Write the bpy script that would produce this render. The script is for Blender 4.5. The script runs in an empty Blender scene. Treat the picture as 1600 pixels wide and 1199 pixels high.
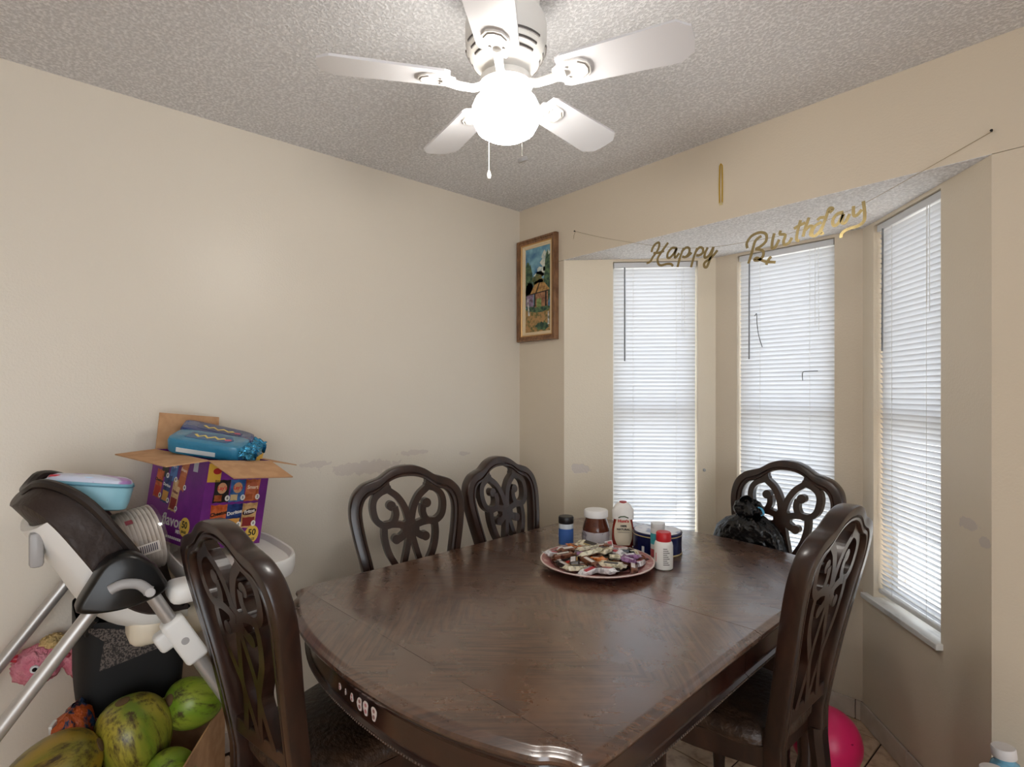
import bpy, bmesh, math, random
from mathutils import Vector, Matrix, noise
random.seed(7)
PI = math.pi
S = bpy.context.scene
COL = S.collection
# ------------------------------------------------------------ camera, world, sun, exposure
cd = bpy.data.cameras.new('camera'); cam = bpy.data.objects.new('camera', cd); COL.objects.link(cam)
cam.location = (2.336, -2.1255, 1.396); cam.rotation_euler = (PI/2, 0, math.radians(48.5))
cd.sensor_width = 36; cd.lens = 859/1600*36; cd.shift_y = 15.5/1600; cd.clip_start = .02
S.camera = cam
W = bpy.data.worlds.new('sky'); S.world = W; W.use_nodes = True
bgn = W.node_tree.nodes['Background']; bgn.inputs[0].default_value = (.90, .95, 1, 1); bgn.inputs[1].default_value = 2.6
sl = bpy.data.lights.new('sun', 'SUN'); sl.energy = 6; sl.angle = .01; sl.color = (1, .96, .88)
so = bpy.data.objects.new('sun', sl); COL.objects.link(so)
so.rotation_euler = Vector((.42, -.40, -1.0)).to_track_quat('-Z', 'Y').to_euler()
S.view_settings.view_transform = 'Standard'; S.view_settings.look = 'None'
S.view_settings.exposure = 0.6; S.view_settings.gamma = 1; S.view_settings.use_curve_mapping = False

# ------------------------------------------------------------ materials
MATS = {}
def lin(c):
    return tuple(((v/255)/12.92 if v/255 <= .04045 else ((v/255+.055)/1.055)**2.4) for v in c)
def N(nt, t, **kw):
    n = nt.nodes.new(t)
    for k, v in kw.items(): setattr(n, k, v)
    return n
def mat(name, rgb, rough=.5, metal=0, bump=None, vary=None, coat=0, spec=.5, emit=None, alpha=None, trans=0, coord='Object'):
    """rgb in sRGB 0-255; bump=(scale,strength,distance,detail); vary=(scale,rgb2,lo,hi,stretch)"""
    if name in MATS: return MATS[name]
    m = bpy.data.materials.new(name); m.use_nodes = True; nt = m.node_tree; b = nt.nodes['Principled BSDF']
    b.inputs['Base Color'].default_value = (*lin(rgb), 1); b.inputs['Roughness'].default_value = rough
    b.inputs['Metallic'].default_value = metal; b.inputs['Specular IOR Level'].default_value = spec
    if coat: b.inputs['Coat Weight'].default_value = coat; b.inputs['Coat Roughness'].default_value = .12
    if trans: b.inputs['Transmission Weight'].default_value = trans
    if emit: b.inputs['Emission Color'].default_value = (*lin(emit[0]), 1); b.inputs['Emission Strength'].default_value = emit[1]
    if alpha is not None: b.inputs['Alpha'].default_value = alpha
    tc = N(nt, 'ShaderNodeTexCoord')
    if vary:
        mp = N(nt, 'ShaderNodeMapping'); nt.links.new(tc.outputs[coord], mp.inputs[0])
        mp.inputs['Scale'].default_value = vary[4] if len(vary) > 4 else (1, 1, 1)
        nz = N(nt, 'ShaderNodeTexNoise'); nz.inputs['Scale'].default_value = vary[0]; nz.inputs['Detail'].default_value = 5
        nt.links.new(mp.outputs[0], nz.inputs['Vector'])
        rp = N(nt, 'ShaderNodeValToRGB'); rp.color_ramp.elements[0].position = vary[2]; rp.color_ramp.elements[1].position = vary[3]
        rp.color_ramp.elements[0].color = (*lin(rgb), 1); rp.color_ramp.elements[1].color = (*lin(vary[1]), 1)
        nt.links.new(nz.outputs[0], rp.inputs[0]); nt.links.new(rp.outputs[0], b.inputs['Base Color'])
    if bump:
        nb = N(nt, 'ShaderNodeTexNoise'); nb.inputs['Scale'].default_value = bump[0]; nb.inputs['Detail'].default_value = bump[3] if len(bump) > 3 else 2
        nt.links.new(tc.outputs[coord], nb.inputs['Vector'])
        bp = N(nt, 'ShaderNodeBump'); bp.inputs['Strength'].default_value = bump[1]; bp.inputs['Distance'].default_value = bump[2]
        nt.links.new(nb.outputs[0], bp.inputs['Height']); nt.links.new(bp.outputs[0], b.inputs['Normal'])
    MATS[name] = m
    return m

def wall_mat(name, rgb, patches=(), rough_zone=None):
    """cream semi-gloss paint with orange-peel; patches = (x,y,z,rx,ry,rz) areas where the paint is torn off to grey plaster"""
    m = bpy.data.materials.new(name); m.use_nodes = True; nt = m.node_tree; b = nt.nodes['Principled BSDF']
    b.inputs['Roughness'].default_value = .36; b.inputs['Specular IOR Level'].default_value = .5
    g = N(nt, 'ShaderNodeNewGeometry')
    nz = N(nt, 'ShaderNodeTexNoise'); nz.inputs['Scale'].default_value = 1.2; nz.inputs['Detail'].default_value = 3
    nt.links.new(g.outputs['Position'], nz.inputs['Vector'])
    mx = N(nt, 'ShaderNodeMix', data_type='RGBA'); nt.links.new(nz.outputs[0], mx.inputs[0])
    mx.inputs[6].default_value = (*lin(rgb), 1); mx.inputs[7].default_value = (*lin([c-5 for c in rgb]), 1)
    col = mx.outputs[2]
    n2 = N(nt, 'ShaderNodeTexNoise'); n2.inputs['Scale'].default_value = 38; n2.inputs['Detail'].default_value = 4
    nt.links.new(g.outputs['Position'], n2.inputs['Vector'])
    bump_h = None
    nb = N(nt, 'ShaderNodeTexNoise'); nb.inputs['Scale'].default_value = 130; nb.inputs['Detail'].default_value = 2
    nt.links.new(g.outputs['Position'], nb.inputs['Vector'])
    h = nb.outputs[0]
    for (x, y, z, rx, ry, rz) in patches:
        sb = N(nt, 'ShaderNodeVectorMath', operation='SUBTRACT'); nt.links.new(g.outputs['Position'], sb.inputs[0]); sb.inputs[1].default_value = (x, y, z)
        dv = N(nt, 'ShaderNodeVectorMath', operation='DIVIDE'); nt.links.new(sb.outputs[0], dv.inputs[0]); dv.inputs[1].default_value = (rx, ry, rz)
        ln = N(nt, 'ShaderNodeVectorMath', operation='LENGTH'); nt.links.new(dv.outputs[0], ln.inputs[0])
        ma = N(nt, 'ShaderNodeMath', operation='MULTIPLY_ADD'); nt.links.new(n2.outputs[0], ma.inputs[0]); ma.inputs[1].default_value = 1.5; nt.links.new(ln.outputs['Value'], ma.inputs[2])
        lt = N(nt, 'ShaderNodeMapRange'); nt.links.new(ma.outputs[0], lt.inputs[0])
        lt.inputs[1].default_value = 1.58; lt.inputs[2].default_value = 1.66; lt.inputs[3].default_value = 1; lt.inputs[4].default_value = 0
        m2 = N(nt, 'ShaderNodeMix', data_type='RGBA'); nt.links.new(lt.outputs[0], m2.inputs[0]); nt.links.new(col, m2.inputs[6])
        m2.inputs[7].default_value = (*lin((212, 201, 190)), 1); col = m2.outputs[2]
        ad = N(nt, 'ShaderNodeMath', operation='MULTIPLY_ADD'); nt.links.new(lt.outputs[0], ad.inputs[0]); ad.inputs[1].default_value = -1.5; nt.links.new(h, ad.inputs[2]); h = ad.outputs[0]
    nt.links.new(col, b.inputs['Base Color'])
    bp = N(nt, 'ShaderNodeBump'); bp.inputs['Strength'].default_value = .25; bp.inputs['Distance'].default_value = .003
    nt.links.new(h, bp.inputs['Height']); nt.links.new(bp.outputs[0], b.inputs['Normal'])
    return m

def popcorn_mat(name, rgb):
    m = bpy.data.materials.new(name); m.use_nodes = True; nt = m.node_tree; b = nt.nodes['Principled BSDF']
    b.inputs['Roughness'].default_value = .9; b.inputs['Specular IOR Level'].default_value = .2
    g = N(nt, 'ShaderNodeNewGeometry')
    n1 = N(nt, 'ShaderNodeTexNoise'); n1.inputs['Scale'].default_value = 105; n1.inputs['Detail'].default_value = 3; n1.inputs['Roughness'].default_value = .6
    nt.links.new(g.outputs['Position'], n1.inputs['Vector'])
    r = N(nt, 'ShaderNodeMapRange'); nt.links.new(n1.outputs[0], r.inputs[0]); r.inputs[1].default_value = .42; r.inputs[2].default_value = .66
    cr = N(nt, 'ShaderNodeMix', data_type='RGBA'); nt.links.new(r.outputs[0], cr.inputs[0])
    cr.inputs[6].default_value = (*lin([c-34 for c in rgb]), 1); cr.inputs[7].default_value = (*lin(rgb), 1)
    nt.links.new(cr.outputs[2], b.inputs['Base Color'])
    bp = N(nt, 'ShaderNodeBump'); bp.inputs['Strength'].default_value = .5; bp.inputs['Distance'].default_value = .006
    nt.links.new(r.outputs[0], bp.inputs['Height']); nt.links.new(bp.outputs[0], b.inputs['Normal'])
    return m

def wood_mat(name, dark, light, rough, scale=(1, 1, 1), worn=0.0, coat=.5):
    m = bpy.data.materials.new(name); m.use_nodes = True; nt = m.node_tree; b = nt.nodes['Principled BSDF']
    tc = N(nt, 'ShaderNodeTexCoord'); mp = N(nt, 'ShaderNodeMapping'); mp.inputs['Scale'].default_value = scale
    nt.links.new(tc.outputs['Object'], mp.inputs[0])
    nz = N(nt, 'ShaderNodeTexNoise'); nz.inputs['Scale'].default_value = 6; nz.inputs['Detail'].default_value = 7; nz.inputs['Distortion'].default_value = 1.2
    nt.links.new(mp.outputs[0], nz.inputs['Vector'])
    rp = N(nt, 'ShaderNodeValToRGB'); rp.color_ramp.elements[0].position = .38; rp.color_ramp.elements[1].position = .68
    rp.color_ramp.elements[0].color = (*lin(dark), 1); rp.color_ramp.elements[1].color = (*lin(light), 1)
    nt.links.new(nz.outputs[0], rp.inputs[0]); nt.links.new(rp.outputs[0], b.inputs['Base Color'])
    b.inputs['Roughness'].default_value = rough; b.inputs['Coat Weight'].default_value = coat; b.inputs['Coat Roughness'].default_value = .15
    if worn:
        n2 = N(nt, 'ShaderNodeTexNoise'); n2.inputs['Scale'].default_value = 2.6; n2.inputs['Detail'].default_value = 6; n2.inputs['Roughness'].default_value = .65
        nt.links.new(tc.outputs['Object'], n2.inputs['Vector'])
        mr = N(nt, 'ShaderNodeMapRange'); nt.links.new(n2.outputs[0], mr.inputs[0]); mr.inputs[1].default_value = .42; mr.inputs[2].default_value = .68
        mr.inputs[3].default_value = rough; mr.inputs[4].default_value = rough+worn
        nt.links.new(mr.outputs[0], b.inputs['Roughness']); nt.links.new(mr.outputs[0], b.inputs['Coat Roughness'])
        bp = N(nt, 'ShaderNodeBump'); bp.inputs['Strength'].default_value = .12; bp.inputs['Distance'].default_value = .002
        n3 = N(nt, 'ShaderNodeTexNoise'); n3.inputs['Scale'].default_value = 40; n3.inputs['Detail'].default_value = 4
        nt.links.new(tc.outputs['Object'], n3.inputs['Vector']); nt.links.new(n3.outputs[0], bp.inputs['Height']); nt.links.new(bp.outputs[0], b.inputs['Normal'])
    return m

def tabletop_mat():
    """quarter-matched veneer: grain runs in four different diagonals, worn through in the middle"""
    m = bpy.data.materials.new('table_veneer'); m.use_nodes = True; nt = m.node_tree; b = nt.nodes['Principled BSDF']
    tc = N(nt, 'ShaderNodeTexCoord'); sx = N(nt, 'ShaderNodeSeparateXYZ'); nt.links.new(tc.outputs['Object'], sx.inputs[0])
    ax = N(nt, 'ShaderNodeMath', operation='ABSOLUTE'); nt.links.new(sx.outputs[0], ax.inputs[0])
    ay0 = N(nt, 'ShaderNodeMath', operation='ABSOLUTE'); nt.links.new(sx.outputs[1], ay0.inputs[0])
    ay = N(nt, 'ShaderNodeMath', operation='SUBTRACT'); nt.links.new(ay0.outputs[0], ay.inputs[0]); ay.inputs[1].default_value = .42
    ay1 = N(nt, 'ShaderNodeMath', operation='ABSOLUTE'); nt.links.new(ay.outputs[0], ay1.inputs[0])
    su = N(nt, 'ShaderNodeMath', operation='ADD'); nt.links.new(ax.outputs[0], su.inputs[0]); nt.links.new(ay1.outputs[0], su.inputs[1])
    di = N(nt, 'ShaderNodeMath', operation='SUBTRACT'); nt.links.new(ax.outputs[0], di.inputs[0]); nt.links.new(ay1.outputs[0], di.inputs[1])
    cb = N(nt, 'ShaderNodeCombineXYZ'); s1 = N(nt, 'ShaderNodeMath', operation='MULTIPLY'); nt.links.new(su.outputs[0], s1.inputs[0]); s1.inputs[1].default_value = 14
    nt.links.new(s1.outputs[0], cb.inputs[0]); nt.links.new(di.outputs[0], cb.inputs[1])
    nz = N(nt, 'ShaderNodeTexNoise'); nz.inputs['Scale'].default_value = 4.5; nz.inputs['Detail'].default_value = 7; nz.inputs['Distortion'].default_value = .6
    nt.links.new(cb.outputs[0], nz.inputs['Vector'])
    rp = N(nt, 'ShaderNodeValToRGB'); rp.color_ramp.elements[0].position = .36; rp.color_ramp.elements[1].position = .66
    rp.color_ramp.elements[0].color = (*lin((62, 39, 30)), 1); rp.color_ramp.elements[1].color = (*lin((100, 68, 50)), 1)
    nt.links.new(nz.outputs[0], rp.inputs[0])
    n2 = N(nt, 'ShaderNodeTexNoise'); n2.inputs['Scale'].default_value = 3.2; n2.inputs['Detail'].default_value = 6; n2.inputs['Roughness'].default_value = .6
    nt.links.new(tc.outputs['Object'], n2.inputs['Vector'])
    mr = N(nt, 'ShaderNodeMapRange'); nt.links.new(n2.outputs[0], mr.inputs[0]); mr.inputs[1].default_value = .50; mr.inputs[2].default_value = .70
    mx = N(nt, 'ShaderNodeMix', data_type='RGBA'); nt.links.new(mr.outputs[0], mx.inputs[0]); nt.links.new(rp.outputs[0], mx.inputs[6]); mx.inputs[7].default_value = (*lin((112, 78, 56)), 1)
    nt.links.new(mx.outputs[2], b.inputs['Base Color'])
    n4 = N(nt, 'ShaderNodeTexNoise'); n4.inputs['Scale'].default_value = 5; n4.inputs['Detail'].default_value = 8; n4.inputs['Roughness'].default_value = .7
    nt.links.new(tc.outputs['Object'], n4.inputs['Vector'])
    r2 = N(nt, 'ShaderNodeMapRange'); nt.links.new(n4.outputs[0], r2.inputs[0]); r2.inputs[1].default_value = .35; r2.inputs[2].default_value = .65; r2.inputs[3].default_value = .18; r2.inputs[4].default_value = .42
    nt.links.new(r2.outputs[0], b.inputs['Roughness'])
    b.inputs['Specular IOR Level'].default_value = .6
    b.inputs['Coat Weight'].default_value = 1; b.inputs['Coat Roughness'].default_value = .22; b.inputs['Coat IOR'].default_value = 1.6
    bp = N(nt, 'ShaderNodeBump'); bp.inputs['Strength'].default_value = .13; bp.inputs['Distance'].default_value = .002
    n3 = N(nt, 'ShaderNodeTexNoise'); n3.inputs['Scale'].default_value = 22; n3.inputs['Detail'].default_value = 6
    nt.links.new(tc.outputs['Object'], n3.inputs['Vector']); nt.links.new(n3.outputs[0], bp.inputs['Height']); nt.links.new(bp.outputs[0], b.inputs['Normal'])
    return m

def slat_mat():
    m = bpy.data.materials.new('blind_slat'); m.use_nodes = True; nt = m.node_tree; nt.nodes.remove(nt.nodes['Principled BSDF'])
    o = nt.nodes['Material Output']; d = N(nt, 'ShaderNodeBsdfDiffuse'); d.inputs[0].default_value = (.86, .87, .88, 1)
    t = N(nt, 'ShaderNodeBsdfTranslucent'); t.inputs[0].default_value = (.66, .71, .80, 1)
    mx = N(nt, 'ShaderNodeMixShader'); mx.inputs[0].default_value = .22; nt.links.new(d.outputs[0], mx.inputs[1]); nt.links.new(t.outputs[0], mx.inputs[2])
    nt.links.new(mx.outputs[0], o.inputs[0]); return m
def glass_mat(name, tint=(1, 1, 1), gloss=.08):
    m = bpy.data.materials.new(name); m.use_nodes = True; nt = m.node_tree; nt.nodes.remove(nt.nodes['Principled BSDF'])
    o = nt.nodes['Material Output']; t = N(nt, 'ShaderNodeBsdfTransparent'); t.inputs[0].default_value = (*tint, 1)
    g = N(nt, 'ShaderNodeBsdfGlossy'); g.inputs['Roughness'].default_value = .08
    mx = N(nt, 'ShaderNodeMixShader'); mx.inputs[0].default_value = gloss; nt.links.new(t.outputs[0], mx.inputs[1]); nt.links.new(g.outputs[0], mx.inputs[2])
    nt.links.new(mx.outputs[0], o.inputs[0]); return m

# ------------------------------------------------------------ mesh helpers
class MB:
    def __init__(s): s.v = []; s.f = []
    def add(s, vs, fs, M=None):
        o = len(s.v); s.v += [tuple(M @ Vector(p)) if M else tuple(p) for p in vs]; s.f += [tuple(i+o for i in f) for f in fs]; return s
    def box(s, a, b, M=None):
        (x0, y0, z0), (x1, y1, z1) = a, b
        return s.add([(x0,y0,z0),(x1,y0,z0),(x1,y1,z0),(x0,y1,z0),(x0,y0,z1),(x1,y0,z1),(x1,y1,z1),(x0,y1,z1)],
                     [(0,3,2,1),(4,5,6,7),(0,1,5,4),(1,2,6,5),(2,3,7,6),(3,0,4,7)], M)
    def rbox(s, a, b, r=.004, seg=2, M=None):
        bm = bmesh.new(); bmesh.ops.create_cube(bm, size=1)
        for v in bm.verts: v.co = Vector([(a[i]+b[i])/2+v.co[i]*(b[i]-a[i]) for i in range(3)])
        bmesh.ops.bevel(bm, geom=list(bm.edges), offset=r, segments=seg, affect='EDGES', profile=.5)
        bm.verts.index_update(); vs = [v.co.copy() for v in bm.verts]; fs = [[v.index for v in f.verts] for f in bm.faces]; bm.free()
        return s.add(vs, fs, M)
    def lathe(s, prof, n=32, M=None, cap=True, sx=1, sy=1):
        vs = []; fs = []; k = len(prof)
        for i in range(n):
            a = 2*PI*i/n
            for (r, z) in prof: vs.append((r*math.cos(a)*sx, r*math.sin(a)*sy, z))
        for i in range(n):
            j = (i+1) % n
            for q in range(k-1): fs.append((i*k+q, j*k+q, j*k+q+1, i*k+q+1))
        if cap:
            fs.append(tuple(i*k for i in reversed(range(n)))); fs.append(tuple(i*k+k-1 for i in range(n)))
        return s.add(vs, fs, M)
    def tube(s, path, r, n=8, M=None, sq=1.0):
        P = [Vector(p) for p in path]; rs = r if isinstance(r, (list, tuple)) else [r]*len(P)
        vs = []; fs = []; up = Vector((0, 0, 1)); T0 = (P[1]-P[0]).normalized()
        if abs(T0.dot(up)) > .95: up = Vector((0, 1, 0))
        nrm = (up-T0*up.dot(T0)).normalized()
        for i, p in enumerate(P):
            T = (P[min(i+1, len(P)-1)]-P[max(i-1, 0)]).normalized()
            nrm = (nrm-T*nrm.dot(T)).normalized(); bn = T.cross(nrm)
            for k in range(n):
                a = 2*PI*k/n; vs.append(p+(nrm*math.cos(a)*sq+bn*math.sin(a))*rs[i])
        for i in range(len(P)-1):
            for k in range(n): fs.append((i*n+k, i*n+(k+1) % n, (i+1)*n+(k+1) % n, (i+1)*n+k))
        fs.append(tuple(reversed(range(n)))); fs.append(tuple((len(P)-1)*n+k for k in range(n)))
        return s.add(vs, fs, M)
    def prism(s, poly, z0, z1, M=None):
        n = len(poly); vs = [(x, y, z0) for x, y in poly]+[(x, y, z1) for x, y in poly]
        return s.add(vs, [tuple(reversed(range(n))), tuple(range(n, 2*n))]+[(i, (i+1) % n, n+(i+1) % n, n+i) for i in range(n)], M)
    def loft(s, secs, closed=True, M=None, cap=True):
        k = len(secs[0]); vs = [p for q in secs for p in q]; fs = []
        for i in range(len(secs)-1):
            for j in range(k if closed else k-1): fs.append((i*k+j, i*k+(j+1) % k, (i+1)*k+(j+1) % k, (i+1)*k+j))
        if cap and closed: fs.append(tuple(reversed(range(k)))); fs.append(tuple((len(secs)-1)*k+j for j in range(k)))
        return s.add(vs, fs, M)
    def stroke(s, pts, w, y0, y1, M=None, round_ends=True):
        """flat stroke in the XZ plane with a thickness from y0 to y1"""
        P = [Vector(p) for p in pts]; L = []; Rr = []; ws = w if isinstance(w, (list, tuple)) else [w]*len(P)
        for i, p in enumerate(P):
            T = (P[min(i+1, len(P)-1)]-P[max(i-1, 0)]).normalized(); nn = Vector((-T[1], T[0]))
            L.append(p+nn*ws[i]/2); Rr.append(p-nn*ws[i]/2)
        secs = [[(l[0], y0, l[1]), (r[0], y0, r[1]), (r[0], y1, r[1]), (l[0], y1, l[1])] for l, r in zip(L, Rr)]
        s.loft(secs, M=M)
        return s
    def disc(s, c, r, y0, y1, n=16, M=None, sz=1):
        return s.add([(c[0]+r*math.cos(2*PI*i/n), y, c[1]+sz*r*math.sin(2*PI*i/n)) for y in (y0, y1) for i in range(n)],
                     [tuple(range(n)), tuple(reversed(range(n, 2*n)))]+[(i, n+i, n+(i+1) % n, (i+1) % n) for i in range(n)], M)
    def build(s, name, m, parent=None, smooth=False, loc=None, rot=None, auto=True):
        me = bpy.data.meshes.new(name); me.from_pydata(s.v, [], s.f); me.update()
        bm = bmesh.new(); bm.from_mesh(me); bmesh.ops.recalc_face_normals(bm, faces=bm.faces); bm.to_mesh(me); bm.free()
        if smooth:
            me.polygons.foreach_set('use_smooth', [True]*len(me.polygons))
            if auto: me.set_sharp_from_angle(angle=math.radians(40))
        return obj(name, me, m, parent, loc, rot)
def obj(name, me, m, parent=None, loc=None, rot=None):
    o = bpy.data.objects.new(name, me); COL.objects.link(o)
    if m and not me.materials: me.materials.append(m)
    if parent: o.parent = parent
    if loc: o.location = loc
    if rot: o.rotation_euler = rot
    return o
def tag(o, label=None, cat=None, group=None, kind=None):
    if label: o['label'] = label
    if cat: o['category'] = cat
    if group: o['group'] = group
    if kind: o['kind'] = kind
    return o
def thing(name, label, cat, loc=(0, 0, 0), rz=0, group=None):
    o = bpy.data.objects.new(name, None); COL.objects.link(o); o.empty_display_size = .05
    o.location = loc; o.rotation_euler = (0, 0, rz); return tag(o, label, cat, group)
def cr(pts, n=8, closed=False):
    """Catmull-Rom through 2-D or 3-D points"""
    P = [Vector(p) for p in pts]; out = []; m = len(P)
    for i in range(m if closed else m-1):
        g = (lambda k: P[k % m]) if closed else (lambda k: P[max(0, min(m-1, k))])
        a, b, c, d = g(i-1), g(i), g(i+1), g(i+2)
        for j in range(n):
            t = j/n; out.append(.5*((2*b)+(c-a)*t+(2*a-5*b+4*c-d)*t*t+(3*b-a-3*c+d)*t**3))
    if not closed: out.append(P[-1])
    return out
def text(name, body, size, m, parent, M, ext=.0003, align='CENTER', bold=0):
    cu = bpy.data.curves.new('t', 'FONT'); cu.body = body; cu.size = size; cu.align_x = align; cu.align_y = 'CENTER'; cu.extrude = ext; cu.offset = bold
    cu.resolution_u = 3
    to = bpy.data.objects.new('t', cu); COL.objects.link(to); dg = bpy.context.evaluated_depsgraph_get()
    me = bpy.data.meshes.new_from_object(to.evaluated_get(dg)); bpy.data.objects.remove(to); bpy.data.curves.remove(cu)
    me.transform(M); me.materials.clear(); me.name = name
    return obj(name, me, m, parent)
def T(x, y, z): return Matrix.Translation((x, y, z))
def Rz(a): return Matrix.Rotation(a, 4, 'Z')
def Rx(a): return Matrix.Rotation(a, 4, 'X')
def Ry(a): return Matrix.Rotation(a, 4, 'Y')

# ------------------------------------------------------------ shared materials
CREAM = (226, 217, 202)
m_wall_left = wall_mat('paint_left', CREAM, [(0, -.95, 1.055, .3, .20, .034), (0, -1.19, 1.09, .3, .07, .016), (0, -.70, 1.105, .3, .10, .014), (0, -.40, 1.08, .3, .04, .012), (0, -.14, 1.02, .3, .05, .010)])
m_wall = wall_mat('paint_back', (219, 206, 186))  # part of the back wall's dimmer light put into a tanner colour
m_bayL = wall_mat('paint_bay_left', (228, 216, 194), [(.41, .06, 1.0, .06, .06, .028)])
m_bayR = wall_mat('paint_bay_right', (228, 216, 196), [(1.995, .07, .99, .05, .05, .022), (2.04, .02, .95, .03, .03, .016)])
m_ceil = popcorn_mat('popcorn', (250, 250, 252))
m_white = mat('white_plastic', (236, 235, 232), .35)
m_offwhite = mat('cream_plastic', (226, 214, 192), .45)
m_black = mat('black_plastic', (14, 13, 13), .3)
m_grey = mat('grey_plastic', (168, 166, 166), .35)
m_steel = mat('silver_tube', (186, 183, 180), .32, metal=.55)
m_vinyl = mat('vinyl_frame', (238, 238, 236), .4)
m_glass = glass_mat('window_glass')
m_cord = mat('cord', (225, 225, 222), .7)
m_gold = mat('gold_foil', (196, 168, 104), .25, metal=.9)
m_chair = wood_mat('chair_wood', (32, 17, 12), (52, 30, 21), .3, (3, 3, 1), 0, .25)
m_groove = mat('groove', (18, 9, 7), .4)
m_table = tabletop_mat()
m_tside = wood_mat('table_edge', (34, 15, 11), (56, 28, 19), .22, (1, 1, 4), 0, .6)
m_leather = mat('embossed_leather', (48, 33, 24), .42, bump=(60, .8, .006, 3), vary=(25, (70, 50, 36), .4, .7))
m_card = mat('cardboard', (196, 152, 112), .85, vary=(30, (184, 140, 100), .4, .6))
m_grout = mat('grout', (70, 52, 44), .9)
m_tile = mat('floor_tile', (224, 196, 166), .35, vary=(9, (178, 138, 106), .46, .74), bump=(30, .1, .002), coord='Generated')
m_btile = mat('baseboard_tile', (214, 203, 192), .35, vary=(12, (196, 184, 172), .4, .7))
m_marble = mat('marble_sill', (226, 226, 224), .25, vary=(8, (150, 152, 154), .5, .75, (1, 4, 1)))

# ------------------------------------------------------------ the setting
CZ = 2.44; SZ = 2.098
L0, L1, R1, R0 = (.348, 0), (.906, .545), (1.572, .545), (2.06, 0)
def struct(o): o['kind'] = 'structure'; return o
struct(MB().box((-.14, -5, 0), (0, .14, CZ)).build('wall_left', m_wall_left))
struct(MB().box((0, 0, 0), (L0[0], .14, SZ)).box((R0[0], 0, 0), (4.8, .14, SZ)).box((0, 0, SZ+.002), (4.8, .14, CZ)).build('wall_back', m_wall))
struct(MB().box((4.8, -1.8, 0), (4.94, .14, CZ)).box((4.8, -5, 2.3), (4.94, -1.8, CZ)).box((4.8, -5, 0), (4.94, -4.85, 2.3)).build('wall_right', m_wall))  # unseen wall; its wide opening is added and sized to let in fill light
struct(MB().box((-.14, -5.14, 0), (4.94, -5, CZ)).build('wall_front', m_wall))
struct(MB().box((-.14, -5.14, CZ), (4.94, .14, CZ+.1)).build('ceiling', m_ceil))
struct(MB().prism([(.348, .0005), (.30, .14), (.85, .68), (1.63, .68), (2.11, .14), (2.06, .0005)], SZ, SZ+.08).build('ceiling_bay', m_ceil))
def bay_wall(name, p0, p1, s0, s1, h0, h1, m, th=.14):
    """wall from p0 to p1 (room side), thickness outwards, with a window opening s0..s1 along it"""
    a = Vector((*p0, 0)); d = Vector((*p1, 0))-a; Ln = d.length; d.normalize(); nrm = Vector((-d.y, d.x, 0))
    M = Matrix(((d.x, nrm.x, 0, a.x), (d.y, nrm.y, 0, a.y), (0, 0, 1, 0), (0, 0, 0, 1)))
    b = MB()
    b.box((0, 0, 0), (Ln, th, h0), M).box((0, 0, h1), (Ln, th, SZ), M).box((0, 0, h0), (s0, th, h1), M).box((s1, 0, h0), (Ln, th, h1), M)
    return struct(b.build(name, m)), M, Ln
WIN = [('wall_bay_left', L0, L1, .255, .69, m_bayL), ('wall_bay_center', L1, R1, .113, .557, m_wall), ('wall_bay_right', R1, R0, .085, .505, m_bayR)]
H0, H1 = .56, 2.085
frames = []
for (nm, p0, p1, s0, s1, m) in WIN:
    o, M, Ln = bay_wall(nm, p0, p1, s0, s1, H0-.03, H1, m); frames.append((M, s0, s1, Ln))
# floor slab with single tiles
fl = struct(MB().box((-.14, -5.14, -.06), (4.94, .70, -.004)).build('floor', m_grout))
tile_me = None; TS = .33
for i in range(-0, 9):
    for j in range(-9, 3):
        b = MB()
        if tile_me is None:
            o = b.rbox((-TS/2+.003, -TS/2+.003, -.012), (TS/2-.003, TS/2-.003, 0), .0015, 1).build('floor_tile', m_tile, fl); tile_me = o.data
        else: o = obj('floor_tile', tile_me, m_tile, fl)
        o.location = (.02+TS/2+i*TS, -.05+j*TS, 0); o.rotation_euler = (0, 0, (i*7+j*3) % 4*PI/2)
# rest of the floor behind the camera
b = MB()
for i in range(0, 15):
    for j in range(-15, 3):
        if i < 9 and j >= -9: continue
        b.box((.023+i*TS, -.05+(j-.5)*TS+.003, -.012), (.017+(i+1)*TS, -.05+(j+.5)*TS-.003, 0))
tag(b.build('distant_tiles', m_tile, fl), kind='stuff')
# tile baseboards
def baseboard(name, p0, p1, piece=.33, start=0):
    a = Vector((*p0, 0)); d = Vector((*p1, 0))-a; Ln = d.length; d.normalize(); nrm = Vector((d.y, -d.x, 0))
    M = Matrix(((d.x, nrm.x, 0, a.x), (d.y, nrm.y, 0, a.y), (0, 0, 1, 0), (0, 0, 0, 1)))
    p = struct(MB().box((.0, 0, 0), (Ln, .006, .082), M).build(name, m_grout))
    s = -start
    while s < Ln-.01:
        s0, s1 = max(s, .003), min(s+piece, Ln-.003)
        MB().rbox((s0+.0015, .002, .003), (s1-.0015, .012, .085), .003, 2, M).build('baseboard_tile', m_btile, p); s += piece
baseboard('baseboard_bay_right', R1, R0); baseboard('baseboard_bay_center', L1, R1, .33, .02); baseboard('baseboard_bay_left', L0, L1)
baseboard('baseboard_back', (R0[0], 0), (4.8, 0)); baseboard('baseboard_left', (0, -5), (0, 0))

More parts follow.
